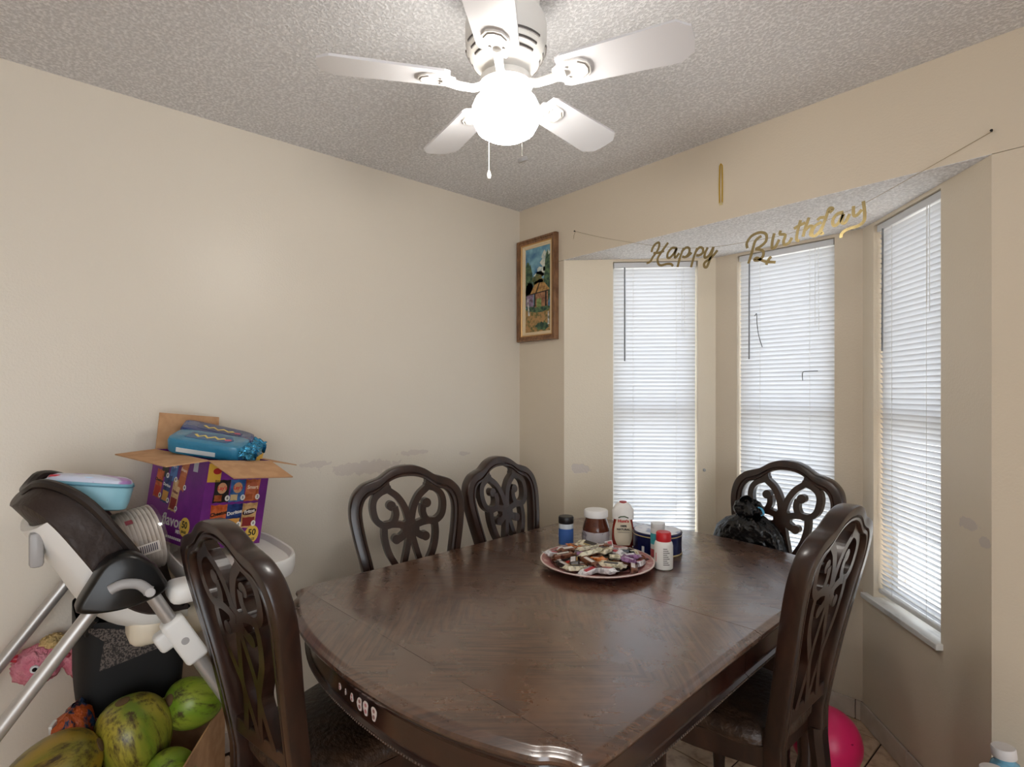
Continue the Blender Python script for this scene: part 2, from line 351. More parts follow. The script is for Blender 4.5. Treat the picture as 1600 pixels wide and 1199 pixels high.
# windows, blinds, sills
m_slat = slat_mat()
wi = 0
WL = ['left window of the bay, nearest the framed painting', 'middle window of the bay, behind the far chair', 'right window of the bay, with the marble sill in view']
for (M, s0, s1, Ln), side in zip(frames, ('left', 'center', 'right')):
    wi += 1
    w = bpy.data.objects.new('window_%d' % wi, None); COL.objects.link(w); w.matrix_world = M; struct(w)
    f = MB(); y0, y1 = .075, .125
    f.box((s0, y0, H0), (s0+.035, y1, H1)).box((s1-.035, y0, H0), (s1, y1, H1)).box((s0+.035, y0, H0), (s1-.035, y1, H0+.04)).box((s0+.035, y0, H1-.04), (s1-.035, y1, H1))
    f.build('window_frame', m_vinyl, w)
    zm = 1.30
    MB().box((s0+.035, y0+.005, zm-.025), (s1-.035, y1-.01, zm+.025)).build('meeting_rail', m_vinyl, w)
    MB().box((s0+.035, .10, H0+.04), (s1-.035, .104, zm-.025)).build('pane', m_glass, w)
    MB().box((s0+.035, .108, zm+.025), (s1-.035, .112, H1-.04)).build('pane', m_glass, w)
    MB().box(((s0+s1)/2-.008, .113, zm+.025), ((s0+s1)/2+.008, .120, H1-.04)).build('muntin', m_vinyl, w)
    # sill slab, sticking out of the wall a little
    MB().rbox((s0-.045 if side != 'right' else s0-.06, -.022, H0-.022), (s1+.012, .075, H0), .003, 2).build('window_sill', m_marble, w)
    # blind
    bl = bpy.data.objects.new('venetian_blind', None); COL.objects.link(bl); bl.matrix_world = M @ T((s0+s1)/2, .028, H0)
    tag(bl, 'white venetian blind in the ' + WL[wi-1], 'blind', 'bay window blinds')
    hw = (s1-s0)/2-.006; top = H1-H0
    MB().rbox((-hw, -.018, top-.03), (hw, .020, top-.002), .002, 1).build('headrail', mat('blind_rail', (214, 216, 220), .4), bl)
    MB().rbox((-hw, -.013, .022), (hw, .013, .040), .005, 2).build('bottom_rail', m_vinyl, bl)
    prof = []
    for k in range(5):
        u = -1+k*.5; prof.append((u*.0125, .0022*(1-u*u)))
    sb = MB(); sb.loft([[(x, py, pz) for (py, pz) in prof] for x in (-hw, hw)], closed=False); sme = None
    z = .052; k = 0; pitch = .0204
    while z < top-.035:
        if sme is None: so_ = sb.build('slat', m_slat, bl, smooth=True); sme = so_.data
        else: so_ = obj('slat', sme, m_slat, bl)
        tilt = 61+random.uniform(-1.5, 1.5)
        if side == 'right' and .10 < z < .30: tilt -= 12
        so_.location = (0, 0, z); so_.rotation_euler = (math.radians(-tilt), random.uniform(-.002, .002), 0); z += pitch; k += 1
    for fx in (-.5, .5):
        for yy in (-.0125, .0125): MB().tube([(fx*hw*1.05, yy, .04), (fx*hw*1.05, yy, top-.03)], .0007, 5).build('ladder_cord', m_cord, bl)
    wx = -hw+.055
    MB().tube([(wx, -.024, top-.03), (wx, -.026, top-.52)], .0035, 8).build('tilt_wand', mat('wand', (120, 124, 130), .25), bl)
    for q in (0, .012): MB().tube([(hw-.075+q, -.022, top-.03), (hw-.075+q*1.3, -.024, top-.38-q*2)], .0009, 5).build('lift_cord', m_cord, bl)
# unseen roof eave, added outside to shade the upper windows
struct(MB().prism([(-.6, .14), (-.6, .95), (.75, 1.25), (1.75, 1.25), (3.2, .95), (3.2, .14)], 2.45, 2.52).build('trim_shade_eave', m_vinyl))
struct(MB().box((-6, .72, -.3), (8, 12, -.2)).build('ground_outside', mat('ground', (186, 182, 174), .9)))

# ------------------------------------------------------------ dining table
TBL = thing('dining_table', 'large dark wood dining table with bowed ends in the middle of the room', 'table', (1.09, -.70, 0), math.radians(3))
TH = .765
def table_outline(ins=0.0, n=10):
    q = cr([(.598, 0), (.600, .35), (.602, .62), (.600, .70), (.585, .742), (.553, .752), (.530, .765), (.49, .795), (.34, .848), (.17, .878), (0, .887)], n)
    q = [(p[0], p[1]) for p in q]
    full = q + [(-x, y) for x, y in reversed(q[:-1])]
    full = full + [(x, -y) for x, y in reversed(full[1:-1])]
    if not ins: return full
    out = []; m = len(full)
    for i in range(m):
        a, b = Vector(full[i-1]), Vector(full[(i+1) % m]); t = (b-a).normalized(); nn = Vector((-t.y, t.x))
        out.append(tuple(Vector(full[i])+nn*ins))
    return out
def half(poly, sgn):
    """the part of a closed outline with sgn*y>0, cut straight at the seam"""
    g = .0012
    return [(x, max(y*sgn, g)*sgn) for x, y in poly if y*sgn >= -1e-6]
for sg in (1, -1):
    secs = []
    for ins, z in [(.020, TH-.034), (.012, TH-.030), (.004, TH-.022), (.0, TH-.014), (.002, TH-.008), (.010, TH-.005), (.014, TH-.0045), (.018, TH-.001), (.024, TH)]:
        secs.append([(x, y, z) for x, y in half(table_outline(ins), sg)])
    MB().loft(secs).build('tabletop_half', m_table, TBL, smooth=True)
for sg in (1, -1):
    secs = [[(x, y, z) for x, y in half(table_outline(ins), sg)] for ins, z in [(.030, TH-.034), (.026, TH-.045), (.034, TH-.058), (.044, TH-.066), (.046, TH-.125), (.038, TH-.130), (.038, TH-.137), (.05, TH-.138)]]
    MB().loft(secs).build('apron', m_tside, TBL, smooth=True)
# beaded strip along the lower edge of the apron
ol = table_outline(.038, 4)
b = MB(); acc = 0
for i in range(len(ol)):
    p, q = Vector(ol[i]), Vector(ol[(i+1) % len(ol)]); d = (q-p).length; s = -acc
    while True:
        s += .009
        if s > d: acc = d-(s-.009); break
        c = p+(q-p)*(s/d)
        b.lathe([(.0005, -.003), (.0026, -.0015), (.0026, .0015), (.0005, .003)], 5, T(c.x, c.y, TH-.1335))
tag(b.build('bead_strip', mat('bead_wood', (96, 84, 78), .2, metal=.3), TBL), 'fine beaded moulding under the apron', kind='stuff')
leg = [(.030, 0), (.036, .015), (.030, .05), (.024, .07), (.034, .10), (.026, .14), (.034, .30), (.044, .46), (.036, .52), (.048, .55), (.048, .628)]
for sx in (-1, 1):
    for sy in (-1, 1): MB().lathe(leg, 20, T(sx*.53, sy*.56, 0)).build('leg', m_tside, TBL, smooth=True)
# stickers on the near apron
stk = [(-.10, .006, .010, 'small pink blob sticker, first from the left chair, on the near table apron'), (-.068, .003, .009, 'tiny thin white sticker scrap on the near table apron'),
       (-.035, .007, .012, 'pale pink oval sticker on the near table apron'), (.004, .010, .018, 'tall white-edged pink sticker on the near table apron'),
       (.030, .010, .020, 'white outlined arch-topped sticker between two pink ones on the apron'), (.064, .010, .019, 'pink sticker with raised white arms on the near table apron')]
Mt = T(1.09, -.70, 0) @ Rz(math.radians(3))
mid = table_outline(.0455, 24)
def apron_y(x): return min((p for p in mid if p[1] < -.5), key=lambda p: abs(p[0]-x))[1]
for k, (x, rw, rh, lab) in enumerate(stk):
    y = apron_y(x); y2 = apron_y(x+.02); a = math.atan2(y2-y, .02)
    o = thing('sticker', lab, 'sticker', Mt @ Vector((x, y-.0008, TH-.095)), math.radians(3)+a, 'stickers on the table apron')
    pts = [(rw*math.cos(t)*(1+.25*math.cos(3*t+k)), rh*math.sin(t)*(1+.15*math.cos(2*t))) for t in [2*PI*i/14 for i in range(14)]]
    MB().add([(px, yy, pz) for yy in (0, -.0006) for px, pz in pts], [tuple(range(14)), tuple(range(14, 28))]+[(i, (i+1) % 14, 14+(i+1) % 14, 14+i) for i in range(14)]).build('paper', mat('sticker_white', (226, 214, 210), .5), o)
    MB().disc((0, rh*.35), rw*.45, -.0007, -.0010, 10).disc((0, -rh*.35), rw*.5, -.0007, -.0010, 10).build('print', mat('sticker_print', [(190, 120, 122), (120, 60, 56)][k % 2], .5) if k % 2 == 0 else mat('sticker_print_b', (150, 104, 100), .5), o)

# ------------------------------------------------------------ dining chairs
def rake(z):
    t = max(0, z-.46); return -.20-(.15*t+.075*t*t)
outer = cr([(.168, .38), (.174, .52), (.196, .70), (.226, .84), (.238, .925), (.226, .99), (.190, 1.030), (.150, 1.046), (.118, 1.056), (.075, 1.083), (.035, 1.097), (0, 1.10)], 6)
inner = cr([(.122, .38), (.130, .52), (.152, .70), (.180, .84), (.190, .92), (.181, .965), (.160, .990), (.132, 1.000), (.112, 1.012), (.072, 1.040), (.034, 1.053), (0, 1.056)], 6)
def mirror(q): return [(p[0], p[1]) for p in q]+[(-p[0], p[1]) for p in reversed(q[:-1])]
OUT, INN = mirror(outer), mirror(inner)
ft = .024
prof = [(0, -ft+.006), (0, ft-.006), (.05, ft-.001), (.10, ft), (.58, ft), (.63, ft-.007), (.70, ft-.007), (.76, ft-.001), (.93, ft-.002), (1, ft-.008),
        (1, -ft+.008), (.93, -ft+.002), (.76, -ft+.001), (.70, -ft+.007), (.63, -ft+.007), (.58, -ft), (.10, -ft), (.05, -ft+.001)]
CH = {}
def chair_meshes():
    secs = []
    for (ox, oz), (ix, iz) in zip(OUT, INN):
        secs.append([(ox+(ix-ox)*u, rake(oz+(iz-oz)*u)+d, oz+(iz-oz)*u) for u, d in prof])
    r = thing('dining_chair', 'x', 'chair')
    MB().loft(secs).build('back_frame', m_chair, r, smooth=True)
    sp = MB(); k = [0]
    def st(pts, w, mir=True):
        for sgn in ((1, -1) if mir else (1,)):
            k[0] += 1; e = .0004*(k[0] % 5); q = MB()
            c = cr([(x*sgn, z) for x, z in pts], 6); q.stroke(c, w, -.014-e, .014+e); sp.add([(x, y+rake(z)+.002, z) for x, y, z in q.v], q.f)
    def bl(c, rr, mir=True, sz=1):
        for sgn in ((1, -1) if mir else (1,)):
            k[0] += 1; e = .0004*(k[0] % 5); q = MB().disc((c[0]*sgn, c[1]), rr, -.014-e, .014+e, 16, sz=sz); sp.add([(x, y+rake(z)+.002, z) for x, y, z in q.v], q.f)
    st([(.090, 1.035), (.083, 1.009), (.046, .978), (.018, .932), (.004, .875)], .026)
    st([(.070, 1.012), (.112, 1.000), (.140, .975), (.147, .937), (.135, .893), (.102, .871), (.070, .880), (.056, .910), (.060, .940)], [.026]*9 and .025)
    bl((.074, .945), .019)
    bl((0, .850), .036, False, 1.1)
    st([(.102, .872), (.070, .874), (.036, .868), (.0, .852)], .026)
    st([(.015, .840), (.040, .822), (.056, .815)], .028); bl((.060, .816), .018)
    st([(.104, .880), (.106, .825), (.092, .765), (.062, .708), (.040, .660), (.052, .60), (.072, .535)], .024)
    st([(.004, .835), (.018, .775), (.034, .715), (.038, .66), (.020, .60), (.004, .535)], .022)
    sp.build('splat', m_chair, r)
    # seat rails, cushion, lower back rail
    MB().rbox((-.165, rake(.52)-.014, .505), (.165, rake(.52)+.016, .545), .004).build('lower_rail', m_chair, r)
    seat = [(-.150, -.185), (.150, -.185), (.205, .0), (.225, .13), (.18, .175), (0, .185), (-.18, .175), (-.225, .13), (-.205, 0)]
    MB().prism([(x*.98, y*.98) for x, y in seat], .385, .445).build('seat_rail', m_chair, r)
    sc = MB(); oo = cr(seat, 5, True); secs = []
    for f, z in [(.96, .445), (1.0, .455), (1.0, .470), (.97, .485), (.88, .496), (.6, .503), (.2, .505)]: secs.append([(p[0]*f, p[1]*f, z) for p in oo])
    sc.loft(secs).build('seat_cushion', m_leather, r, smooth=True)
    for s in (-1, 1):
        MB().tube([(s*.185, .125, .43), (s*.195, .14, .34), (s*.186, .135, .2), (s*.18, .13, .08), (s*.186, .14, .03), (s*.188, .145, 0)], [.030, .034, .024, .018, .022, .026], 10).build('leg', m_chair, r, smooth=True)
        MB().tube([(s*.145, -.2, .40), (s*.145, -.203, .36), (s*.15, -.22, .2), (s*.158, -.262, 0)], [.029, .029, .026, .023], 8, sq=1.0).build('leg', m_chair, r, smooth=True)
    return r
proto = chair_meshes()
def place_chair(top, deg, label, first=False):
    a = math.radians(deg); off = Rz(a) @ Vector((0, rake(1.1), 0)); loc = Vector((top[0], top[1], 0))-off
    if first: r = proto
    else:
        r = proto.copy(); COL.objects.link(r)
        for ch in list(proto.children):
            c = ch.copy(); COL.objects.link(c); c.parent = r
    r.location = loc; r.rotation_euler = (0, 0, a); r['label'] = label; r['category'] = 'chair'; r['group'] = 'carved dining chairs'
    return r
place_chair((.335, -.945), -103.5, 'carved dark wood dining chair on the wall side, nearer the chip carton', True)
place_chair((.345, -.465), -83, 'carved dark wood dining chair on the wall side, nearest the framed painting')
place_chair((.915, -1.79), 9.6, 'carved dark wood dining chair at the near end of the table, beside the high chair')
place_chair((1.833, -.489), 90, 'carved dark wood dining chair on the right side, in front of the pink ball')
place_chair((1.325, .405), 178.5, 'carved dark wood dining chair in the bay, with a black bag on its seat')

# ------------------------------------------------------------ ceiling fan
FX, FY = 1.277, -1.209
fan = thing('ceiling_fan', 'white five-blade ceiling fan with a lit frosted globe', 'ceiling fan', (FX, FY, CZ))
m_fan = mat('fan_white', (238, 236, 232), .35)
m_blade = mat('blade_white', (226, 226, 230), .3)
MB().lathe([(.082, 0), (.086, -.012), (.086, -.075), (.082, -.085)], 40).build('ceiling_canopy', m_fan, fan, smooth=True)
MB().lathe([(.080, -.083), (.098, -.092), (.104, -.110), (.104, -.150), (.100, -.178), (.084, -.206), (.060, -.226), (.048, -.236)], 48).build('motor_housing', m_fan, fan, smooth=True)
m_slot = mat('vent_slot', (96, 92, 90), .7)
for k in range(5):
    for (r0, z0, w) in ((.1025, -.172, .42), (.0945, -.188, .40), (.086, -.2035, .36)):
        a0 = math.radians(24.5+36+72*k); q = MB(); secs = []
        for i in range(9):
            a = a0-w+2*w*i/8; c, s_ = math.cos(a), math.sin(a)
            secs.append([((r0+dr)*c, (r0+dr)*s_, z0+dz) for dr, dz in ((-.004, .004), (.0015, .0028), (.0008, -.0028), (-.005, -.003))])
        q.loft(secs).build('vent_slot', m_slot, fan)
MB().lathe([(.050, -.234), (.066, -.244), (.068, -.262), (.050, -.268)], 32).build('flywheel', m_fan, fan, smooth=True)
MB().lathe([(.050, -.266), (.052, -.272), (.048, -.284), (.056, -.290)], 32).build('light_fitter', m_fan, fan, smooth=True)
blade_me = iron_me = pad_me = None
for k in range(5):
    a = math.radians(24.5+72*k)
    M = Rz(a) @ T(0, 0, -.258) @ Rx(math.radians(-11))
    pr = [(.145, -.043), (.16, -.050), (.425, -.060), (.455, -.036), (.459, 0), (.455, .036), (.425, .060), (.16, .050), (.145, .043)]
    bo = MB().prism(pr, -.003, .003).build('blade', m_blade, fan); bo.matrix_local = M
    arm = MB().tube([(.050, 0, -.004), (.085, 0, -.016), (.12, 0, -.014), (.16, 0, -.006)], [.011, .010, .011, .012], 8)
    arm.prism([(.13, -.018), (.16, -.034), (.20, -.032), (.218, -.018), (.222, 0), (.218, .018), (.20, .032), (.16, .034), (.13, .018)], -.0085, -.0032)
    io = arm.build('blade_iron', m_fan, fan, smooth=True); io.matrix_local = M
    ar = MB().tube([(.196, -.026, -.009), (.212, -.015, -.009), (.216, 0, -.009), (.212, .015, -.009), (.196, .026, -.009)], .0018, 6)
    go = ar.build('iron_slot', mat('iron_shadow', (150, 146, 142), .6), io)
    for sy in (-.016, .016):
        MB().lathe([(.004, -.0115), (.004, -.008)], 8, T(.165, sy, 0)).build('screw', m_grey, io)
# globe: the lamp itself
m_globe = bpy.data.materials.new('lit_globe'); m_globe.use_nodes = True
gb = m_globe.node_tree.nodes['Principled BSDF']; gb.inputs['Base Color'].default_value = (1, 1, 1, 1)
gb.inputs['Emission Color'].default_value = (1, .955, .885, 1); gb.inputs['Emission Strength'].default_value = 28
MB().lathe([(.050, -.288), (.062, -.290), (.078, -.302), (.086, -.320), (.087, -.336), (.083, -.356), (.072, -.376), (.054, -.387), (.030, -.392), (.001, -.393)], 40).build('globe', m_globe, fan, smooth=True, auto=False)
def chain(path, endz, kind):
    q = MB(); P = cr(path, 6)
    q.tube(P, .0011, 5).build('pull_chain', mat('chain', (190, 186, 178), .4, metal=.4), fan)
ca = math.radians(-41.5)
def around(r, deg, z): a = ca+math.radians(deg); return (r*math.cos(a), r*math.sin(a), z)
chain([around(.050, 25, -.276), around(.086, 25, -.288), around(.0935, 25, -.33), around(.0935, 25, -.475)], 0, 0)
MB().lathe([(.001, -.008), (.012, -.007), (.013, 0), (.012, .002), (.001, .003)], 16, Matrix.Translation(around(.0935, 25, -.482)) @ Rx(.4)).build('chain_disc', m_grey, fan, smooth=True)
chain([around(.050, -150, -.276), around(.090, -150, -.288), around(.0935, -150, -.33), around(.0935, -150, -.445)], 0, 0)
MB().lathe([(.001, -.022), (.004, -.020), (.006, -.010), (.003, 0), (.001, .002)], 12, Matrix.Translation(around(.0935, -150, -.445))).build('chain_bell', m_white, fan, smooth=True)

# ------------------------------------------------------------ framed painting on the back wall
pt = thing('framed_painting', 'tall framed landscape painting of a thatched cottage beside the bay', 'painting', (.160, 0, 1.97))
m_fr = mat('walnut_gilt', (136, 98, 66), .35, vary=(18, (104, 70, 46), .4, .65, (6, 1, 1)))
m_gilt = mat('gilt', (196, 152, 92), .35, metal=.35)
m_linen = mat('linen_liner', (222, 200, 164), .8)
hw, hh = .150, .285
def frame_ring(name, m, a, b, ya, yb, yc):
    """mitred ring between half sizes a (outer) and b (inner): face rises from ya (outer) over yb to yc (inner), four separate mitred sides"""
    for (c0, c1) in (((-1, -1), (1, -1)), ((1, -1), (1, 1)), ((1, 1), (-1, 1)), ((-1, 1), (-1, -1))):
        secs = []
        for c in (c0, c1):
            o_ = (c[0]*a[0], c[1]*a[1]); i_ = (c[0]*b[0], c[1]*b[1]); mx = ((o_[0]*.55+i_[0]*.45), (o_[1]*.55+i_[1]*.45))
            secs.append([(o_[0], -.002, o_[1]), (o_[0], ya, o_[1]), (o_[0]*.9+i_[0]*.1, yb, o_[1]*.9+i_[1]*.1), (mx[0], yb, mx[1]), (mx[0]*.8+i_[0]*.2, yc-.003, mx[1]*.8+i_[1]*.2), (i_[0], yc, i_[1]), (i_[0], -.002, i_[1])])
        MB().loft(secs).build(name, m, pt)
frame_ring('frame_side', m_fr, (hw, hh), (hw-.028, hh-.028), -.022, -.034, -.024)
frame_ring('gilt_side', m_gilt, (hw-.028, hh-.028), (hw-.034, hh-.034), -.024, -.026, -.022)
frame_ring('liner_side', m_linen, (hw-.034, hh-.034), (hw-.052, hh-.052), -.020, -.021, -.014)
# canvas: sky to ground, painted shapes with a little impasto thickness
cw, chh = hw-.052, hh-.052
cm = bpy.data.materials.new('painted_sky'); cm.use_nodes = True; nt = cm.node_tree; pb = nt.nodes['Principled BSDF']; pb.inputs['Roughness'].default_value = .5
tc = N(nt, 'ShaderNodeTexCoord'); nz = N(nt, 'ShaderNodeTexNoise'); nz.inputs['Scale'].default_value = 14; nz.inputs['Detail'].default_value = 5; nt.links.new(tc.outputs['Object'], nz.inputs['Vector'])
rp = N(nt, 'ShaderNodeValToRGB'); rp.color_ramp.elements[0].position = .35; rp.color_ramp.elements[1].position = .72
rp.color_ramp.elements[0].color = (*lin((28, 92, 140)), 1); rp.color_ramp.elements[1].color = (*lin((150, 200, 210)), 1)
nt.links.new(nz.outputs[0], rp.inputs[0]); nt.links.new(rp.outputs[0], pb.inputs['Base Color'])
MB().box((-cw, -.010, -chh), (cw, -.002, chh)).build('canvas', cm, pt)
def paint(name, rgb, shapes, y=-.0102, rgb2=None):
    m = mat('paint_'+name, rgb, .5, vary=(60, rgb2 or [max(0, c-50) for c in rgb], .4, .65)); q = MB()
    for poly in shapes:
        n = len(poly); q.add([(x*cw, yy, z*chh) for yy in (-.0095, y) for x, z in poly], [tuple(range(n)), tuple(range(n, 2*n))]+[(i, (i+1) % n, n+(i+1) % n, n+i) for i in range(n)])
    q.build(name, m, pt)
def blob(cx, cz, rx, rz, seed, n=22, am=.22):
    rr = random.Random(seed); return [(cx+rx*math.cos(2*PI*i/n)*(1+rr.uniform(-am, am)), cz+rz*math.sin(2*PI*i/n)*(1+rr.uniform(-am, am))) for i in range(n)]
def clip(poly): return [(max(-1, min(1, x)), max(-1, min(1, z))) for x, z in poly]
paint('painted_cloud', (214, 216, 200), [clip(blob(.75, .62, .5, .28, 1)), clip(blob(.35, .40, .5, .12, 2)), clip(blob(.1, .34, .4, .08, 12))], -.0103, (160, 180, 180))
paint('painted_meadow', (176, 136, 88), [[(-1, -1), (1, -1), (1, -.42), (.3, -.50), (-.3, -.40), (-1, -.46)]], -.0104, (90, 96, 50))
paint('painted_foliage', (34, 66, 54), [clip(blob(-.82, .18, .42, .52, 3)), clip(blob(.9, .30, .36, .55, 4)), clip(blob(-.7, -.02, .3, .25, 5)), clip(blob(.0, -.45, .9, .09, 6)), clip(blob(.35, -.88, .5, .10, 7))], -.0107, (96, 124, 84))
paint('painted_bush', (120, 112, 62), [clip(blob(-.05, .22, .45, .14, 8)), clip(blob(.2, .14, .5, .10, 9))], -.0106, (60, 80, 50))
paint('painted_thatch', (190, 148, 88), [[(-.62, -.09), (-.30, .10), (.05, .16), (.55, .13), (.92, -.03), (.85, -.07), (.15, -.06), (-.2, -.10)]], -.0109, (140, 100, 56))
paint('painted_cottage_wall', (150, 130, 160), [[(-.95, -.10), (-.35, -.10), (-.35, -.40), (-.95, -.36)]], -.0108, (90, 70, 80))
paint('painted_cottage_front', (176, 128, 92), [[(-.25, -.08), (.80, -.06), (.80, -.42), (-.25, -.42)]], -.0108, (120, 76, 56))
paint('painted_door', (136, 156, 96), [[(-.1, -.22), (.28, -.22), (.28, -.42), (-.1, -.42)]], -.0110)
paint('painted_timber', (40, 24, 20), [[(-.95, -.09), (.85, -.05), (.85, -.075), (-.95, -.115)], [(-.30, -.1), (-.18, -.1), (-.18, -.40), (-.30, -.40)], [(.58, -.07), (.70, -.07), (.70, -.42), (.58, -.42)], [(-.22, -.10), (-.12, -.10), (.20, .16), (.10, .16)]], -.0111)
paint('painted_trunk', (206, 210, 206), [[(-.86, -.18), (-.78, -.18), (-.66, -.60), (-.78, -.60)], [(.80, -.55), (.86, -.55), (.92, -.85), (.78, -.86)]], -.0112, (120, 120, 110))

# ------------------------------------------------------------ birthday banner across the bay
bn = thing('birthday_banner', 'gold script HAPPY BIRTHDAY letter garland strung across the bay opening', 'banner', (0, 0, 0))
LETTERS = [
    ('H', [[(0.897,2.033),(0.901,2.048),(0.916,2.065),(0.935,2.068),(0.936,2.051),(0.925,2.031),(0.904,2.01),(0.89,1.992),(0.87,1.988)],[(0.982,2.058),(0.965,2.041),(0.945,2.02),(0.929,1.998),(0.931,1.977),(0.945,1.965),(0.974,1.966),(0.996,1.962),(1.006,1.951)],[(0.907,2.027),(0.936,2.023),(0.962,2.026)]]),
    ('a', [[(1.025,2.025),(1.002,2.031),(0.982,2.015),(0.978,1.996),(0.99,1.991),(1.01,2.005),(1.024,2.024),(1.015,1.999),(1.018,1.986),(1.037,2.002)]]),
    ('p', [[(1.059,2.02),(1.043,1.989),(1.028,1.943)],[(1.048,2.005),(1.069,2.019),(1.085,2.012),(1.083,1.993),(1.067,1.98),(1.051,1.985)],[(1.067,1.98),(1.08,1.982),(1.096,1.993)]]),
    ('p', [[(1.122,2.007),(1.106,1.972),(1.093,1.931)],[(1.114,1.992),(1.132,2.007),(1.147,2.0),(1.147,1.983),(1.132,1.975),(1.117,1.977)]]),
    ('y', [[(1.169,2.0),(1.156,1.977),(1.157,1.96),(1.175,1.966),(1.195,1.997)],[(1.195,1.997),(1.177,1.945),(1.165,1.92),(1.154,1.924),(1.156,1.94),(1.185,1.955),(1.212,1.98)]]),
    ('B', [[(1.336,1.964),(1.334,1.985),(1.353,2.008),(1.384,2.015),(1.408,2.003),(1.408,1.977),(1.388,1.961),(1.367,1.954)],[(1.391,2.0),(1.367,1.985),(1.353,1.94),(1.34,1.903)],[(1.367,1.954),(1.394,1.944),(1.398,1.925),(1.384,1.91),(1.364,1.912),(1.374,1.919),(1.404,1.9),(1.444,1.89)],[(1.409,1.886),(1.418,1.904),(1.428,1.914)]]),
    ('i', [[(1.439,2.0),(1.432,1.971),(1.431,1.945),(1.444,1.949),(1.457,1.973)]]),
    ('r', [[(1.463,2.005),(1.46,1.992),(1.479,1.985),(1.473,1.963),(1.476,1.949),(1.492,1.953),(1.503,1.97)]]),
    ('t', [[(1.533,2.027),(1.523,1.991),(1.519,1.96),(1.529,1.952)],[(1.51,2.001),(1.529,2.009),(1.55,2.014)]]),
    ('h', [[(1.562,2.03),(1.55,1.998),(1.541,1.965)],[(1.544,1.983),(1.562,1.997),(1.573,1.994),(1.566,1.969),(1.574,1.961)]]),
    ('d', [[(1.603,2.003),(1.582,1.995),(1.571,1.971),(1.579,1.959),(1.595,1.969),(1.61,1.994)],[(1.628,2.03),(1.64,2.041),(1.628,2.045),(1.617,2.014),(1.606,1.985),(1.601,1.963),(1.611,1.965)],[(1.59,2.013),(1.6,2.02),(1.62,2.016)]]),
    ('a', [[(1.673,2.022),(1.653,2.02),(1.64,2.002),(1.642,1.983),(1.656,1.986),(1.673,2.016),(1.667,1.99),(1.678,1.984),(1.692,2.011)]]),
    ('y', [[(1.704,2.035),(1.704,2.005),(1.714,2.001),(1.729,2.017)],[(1.733,2.044),(1.737,2.006),(1.735,1.977),(1.718,1.964),(1.697,1.962),(1.678,1.957),(1.667,1.947),(1.666,1.935)]]),
]
m_letter = mat('gold_card', (158, 140, 96), .25, metal=.75)
for i, (ch, strokes) in enumerate(LETTERS):
    q = MB()
    for k, s in enumerate(strokes):
        q.stroke(cr(s, 5), .0105, -.0125-.0002*k, -.0115-.0002*k)
    lo = q.build('letter_'+ch.lower(), m_letter, bn); lo['label'] = 'gold letter '+ch
    lo.rotation_euler = (0, 0, 0)
SP = [(.431, -.002, 2.231), (.629, -.008, 2.154), (.834, -.0105, 2.084), (.96, -.0105, 2.045), (1.063, -.0105, 2.018), (1.209, -.0105, 1.996), (1.329, -.0105, 1.990), (1.451, -.0105, 1.986), (1.56, -.0105, 1.994), (1.637, -.0105, 2.010), (1.735, -.0105, 2.036), (1.86, -.009, 2.083), (2.059, -.002, 2.164)]
MB().tube(cr(SP, 4), .0008, 5).tube([(.431, -.003, 2.231), (.420, -.003, 2.215), (.418, -.003, 2.196)], .0008, 5).build('string', mat('string', (150, 130, 96), .6), bn)
for x, z in ((.431, 2.231), (2.061, 2.165)): MB().lathe([(.0012, 0), (.0012, .010), (.004, .011), (.004, .013)], 8, T(x, 0, z) @ Rx(PI/2)).build('pin', m_black, bn)
rb = thing('ribbon_strip', 'narrow yellow gold foil ribbon loop stuck high on the wall above the bay', 'ribbon', (1.222, 0, 2.25))
MB().stroke([(-.006, -.078), (-.007, 0), (-.005, .075), (0, .083), (.005, .075), (.006, 0), (.005, -.078)], .0045, -.004, -.001).build('loop', mat('yellow_foil', (206, 168, 52), .3, metal=.6), rb)
MB().rbox((-.007, -.004, -.086), (.007, -.001, -.074), .0008, 1).build('tape', mat('clear_tape', (214, 200, 150), .3), rb)
MB().lathe([(.0025, 0), (.0025, .006), (.008, .008), (.008, .013), (.003, .015)], 10, T(.860, .508, 1.0) @ Rz(math.radians(44)) @ Rx(PI/2)).build('wall_hook', m_grey)
tag(bpy.data.objects['wall_hook'], 'small grey screw knob on the wall right of the left bay window', 'hook')
# two bits of black wire caught in the middle blind
wr = MB().tube(cr([(1.108, .548, 1.775), (1.118, .546, 1.785), (1.120, .545, 1.74), (1.128, .545, 1.68), (1.145, .546, 1.62)], 5), .0018, 6).build('wire_scrap', m_black)
tag(wr, 'long bent black wire caught in the middle blind, upper left', 'wire')
wr = MB().tube(cr([(1.395, .545, 1.497), (1.345, .545, 1.497), (1.330, .545, 1.49), (1.330, .546, 1.455)], 5), .0018, 6).build('wire_scrap', m_black)
tag(wr, 'short hooked black wire caught in the middle blind, lower right', 'wire')

# ------------------------------------------------------------ things on the table
def on_table(px, py): return (px, py, TH+.0012)
def flat(rgb, rough=.5): return mat('c_%d_%d_%d_%d' % (*rgb, int(rough*100)), rgb, rough)
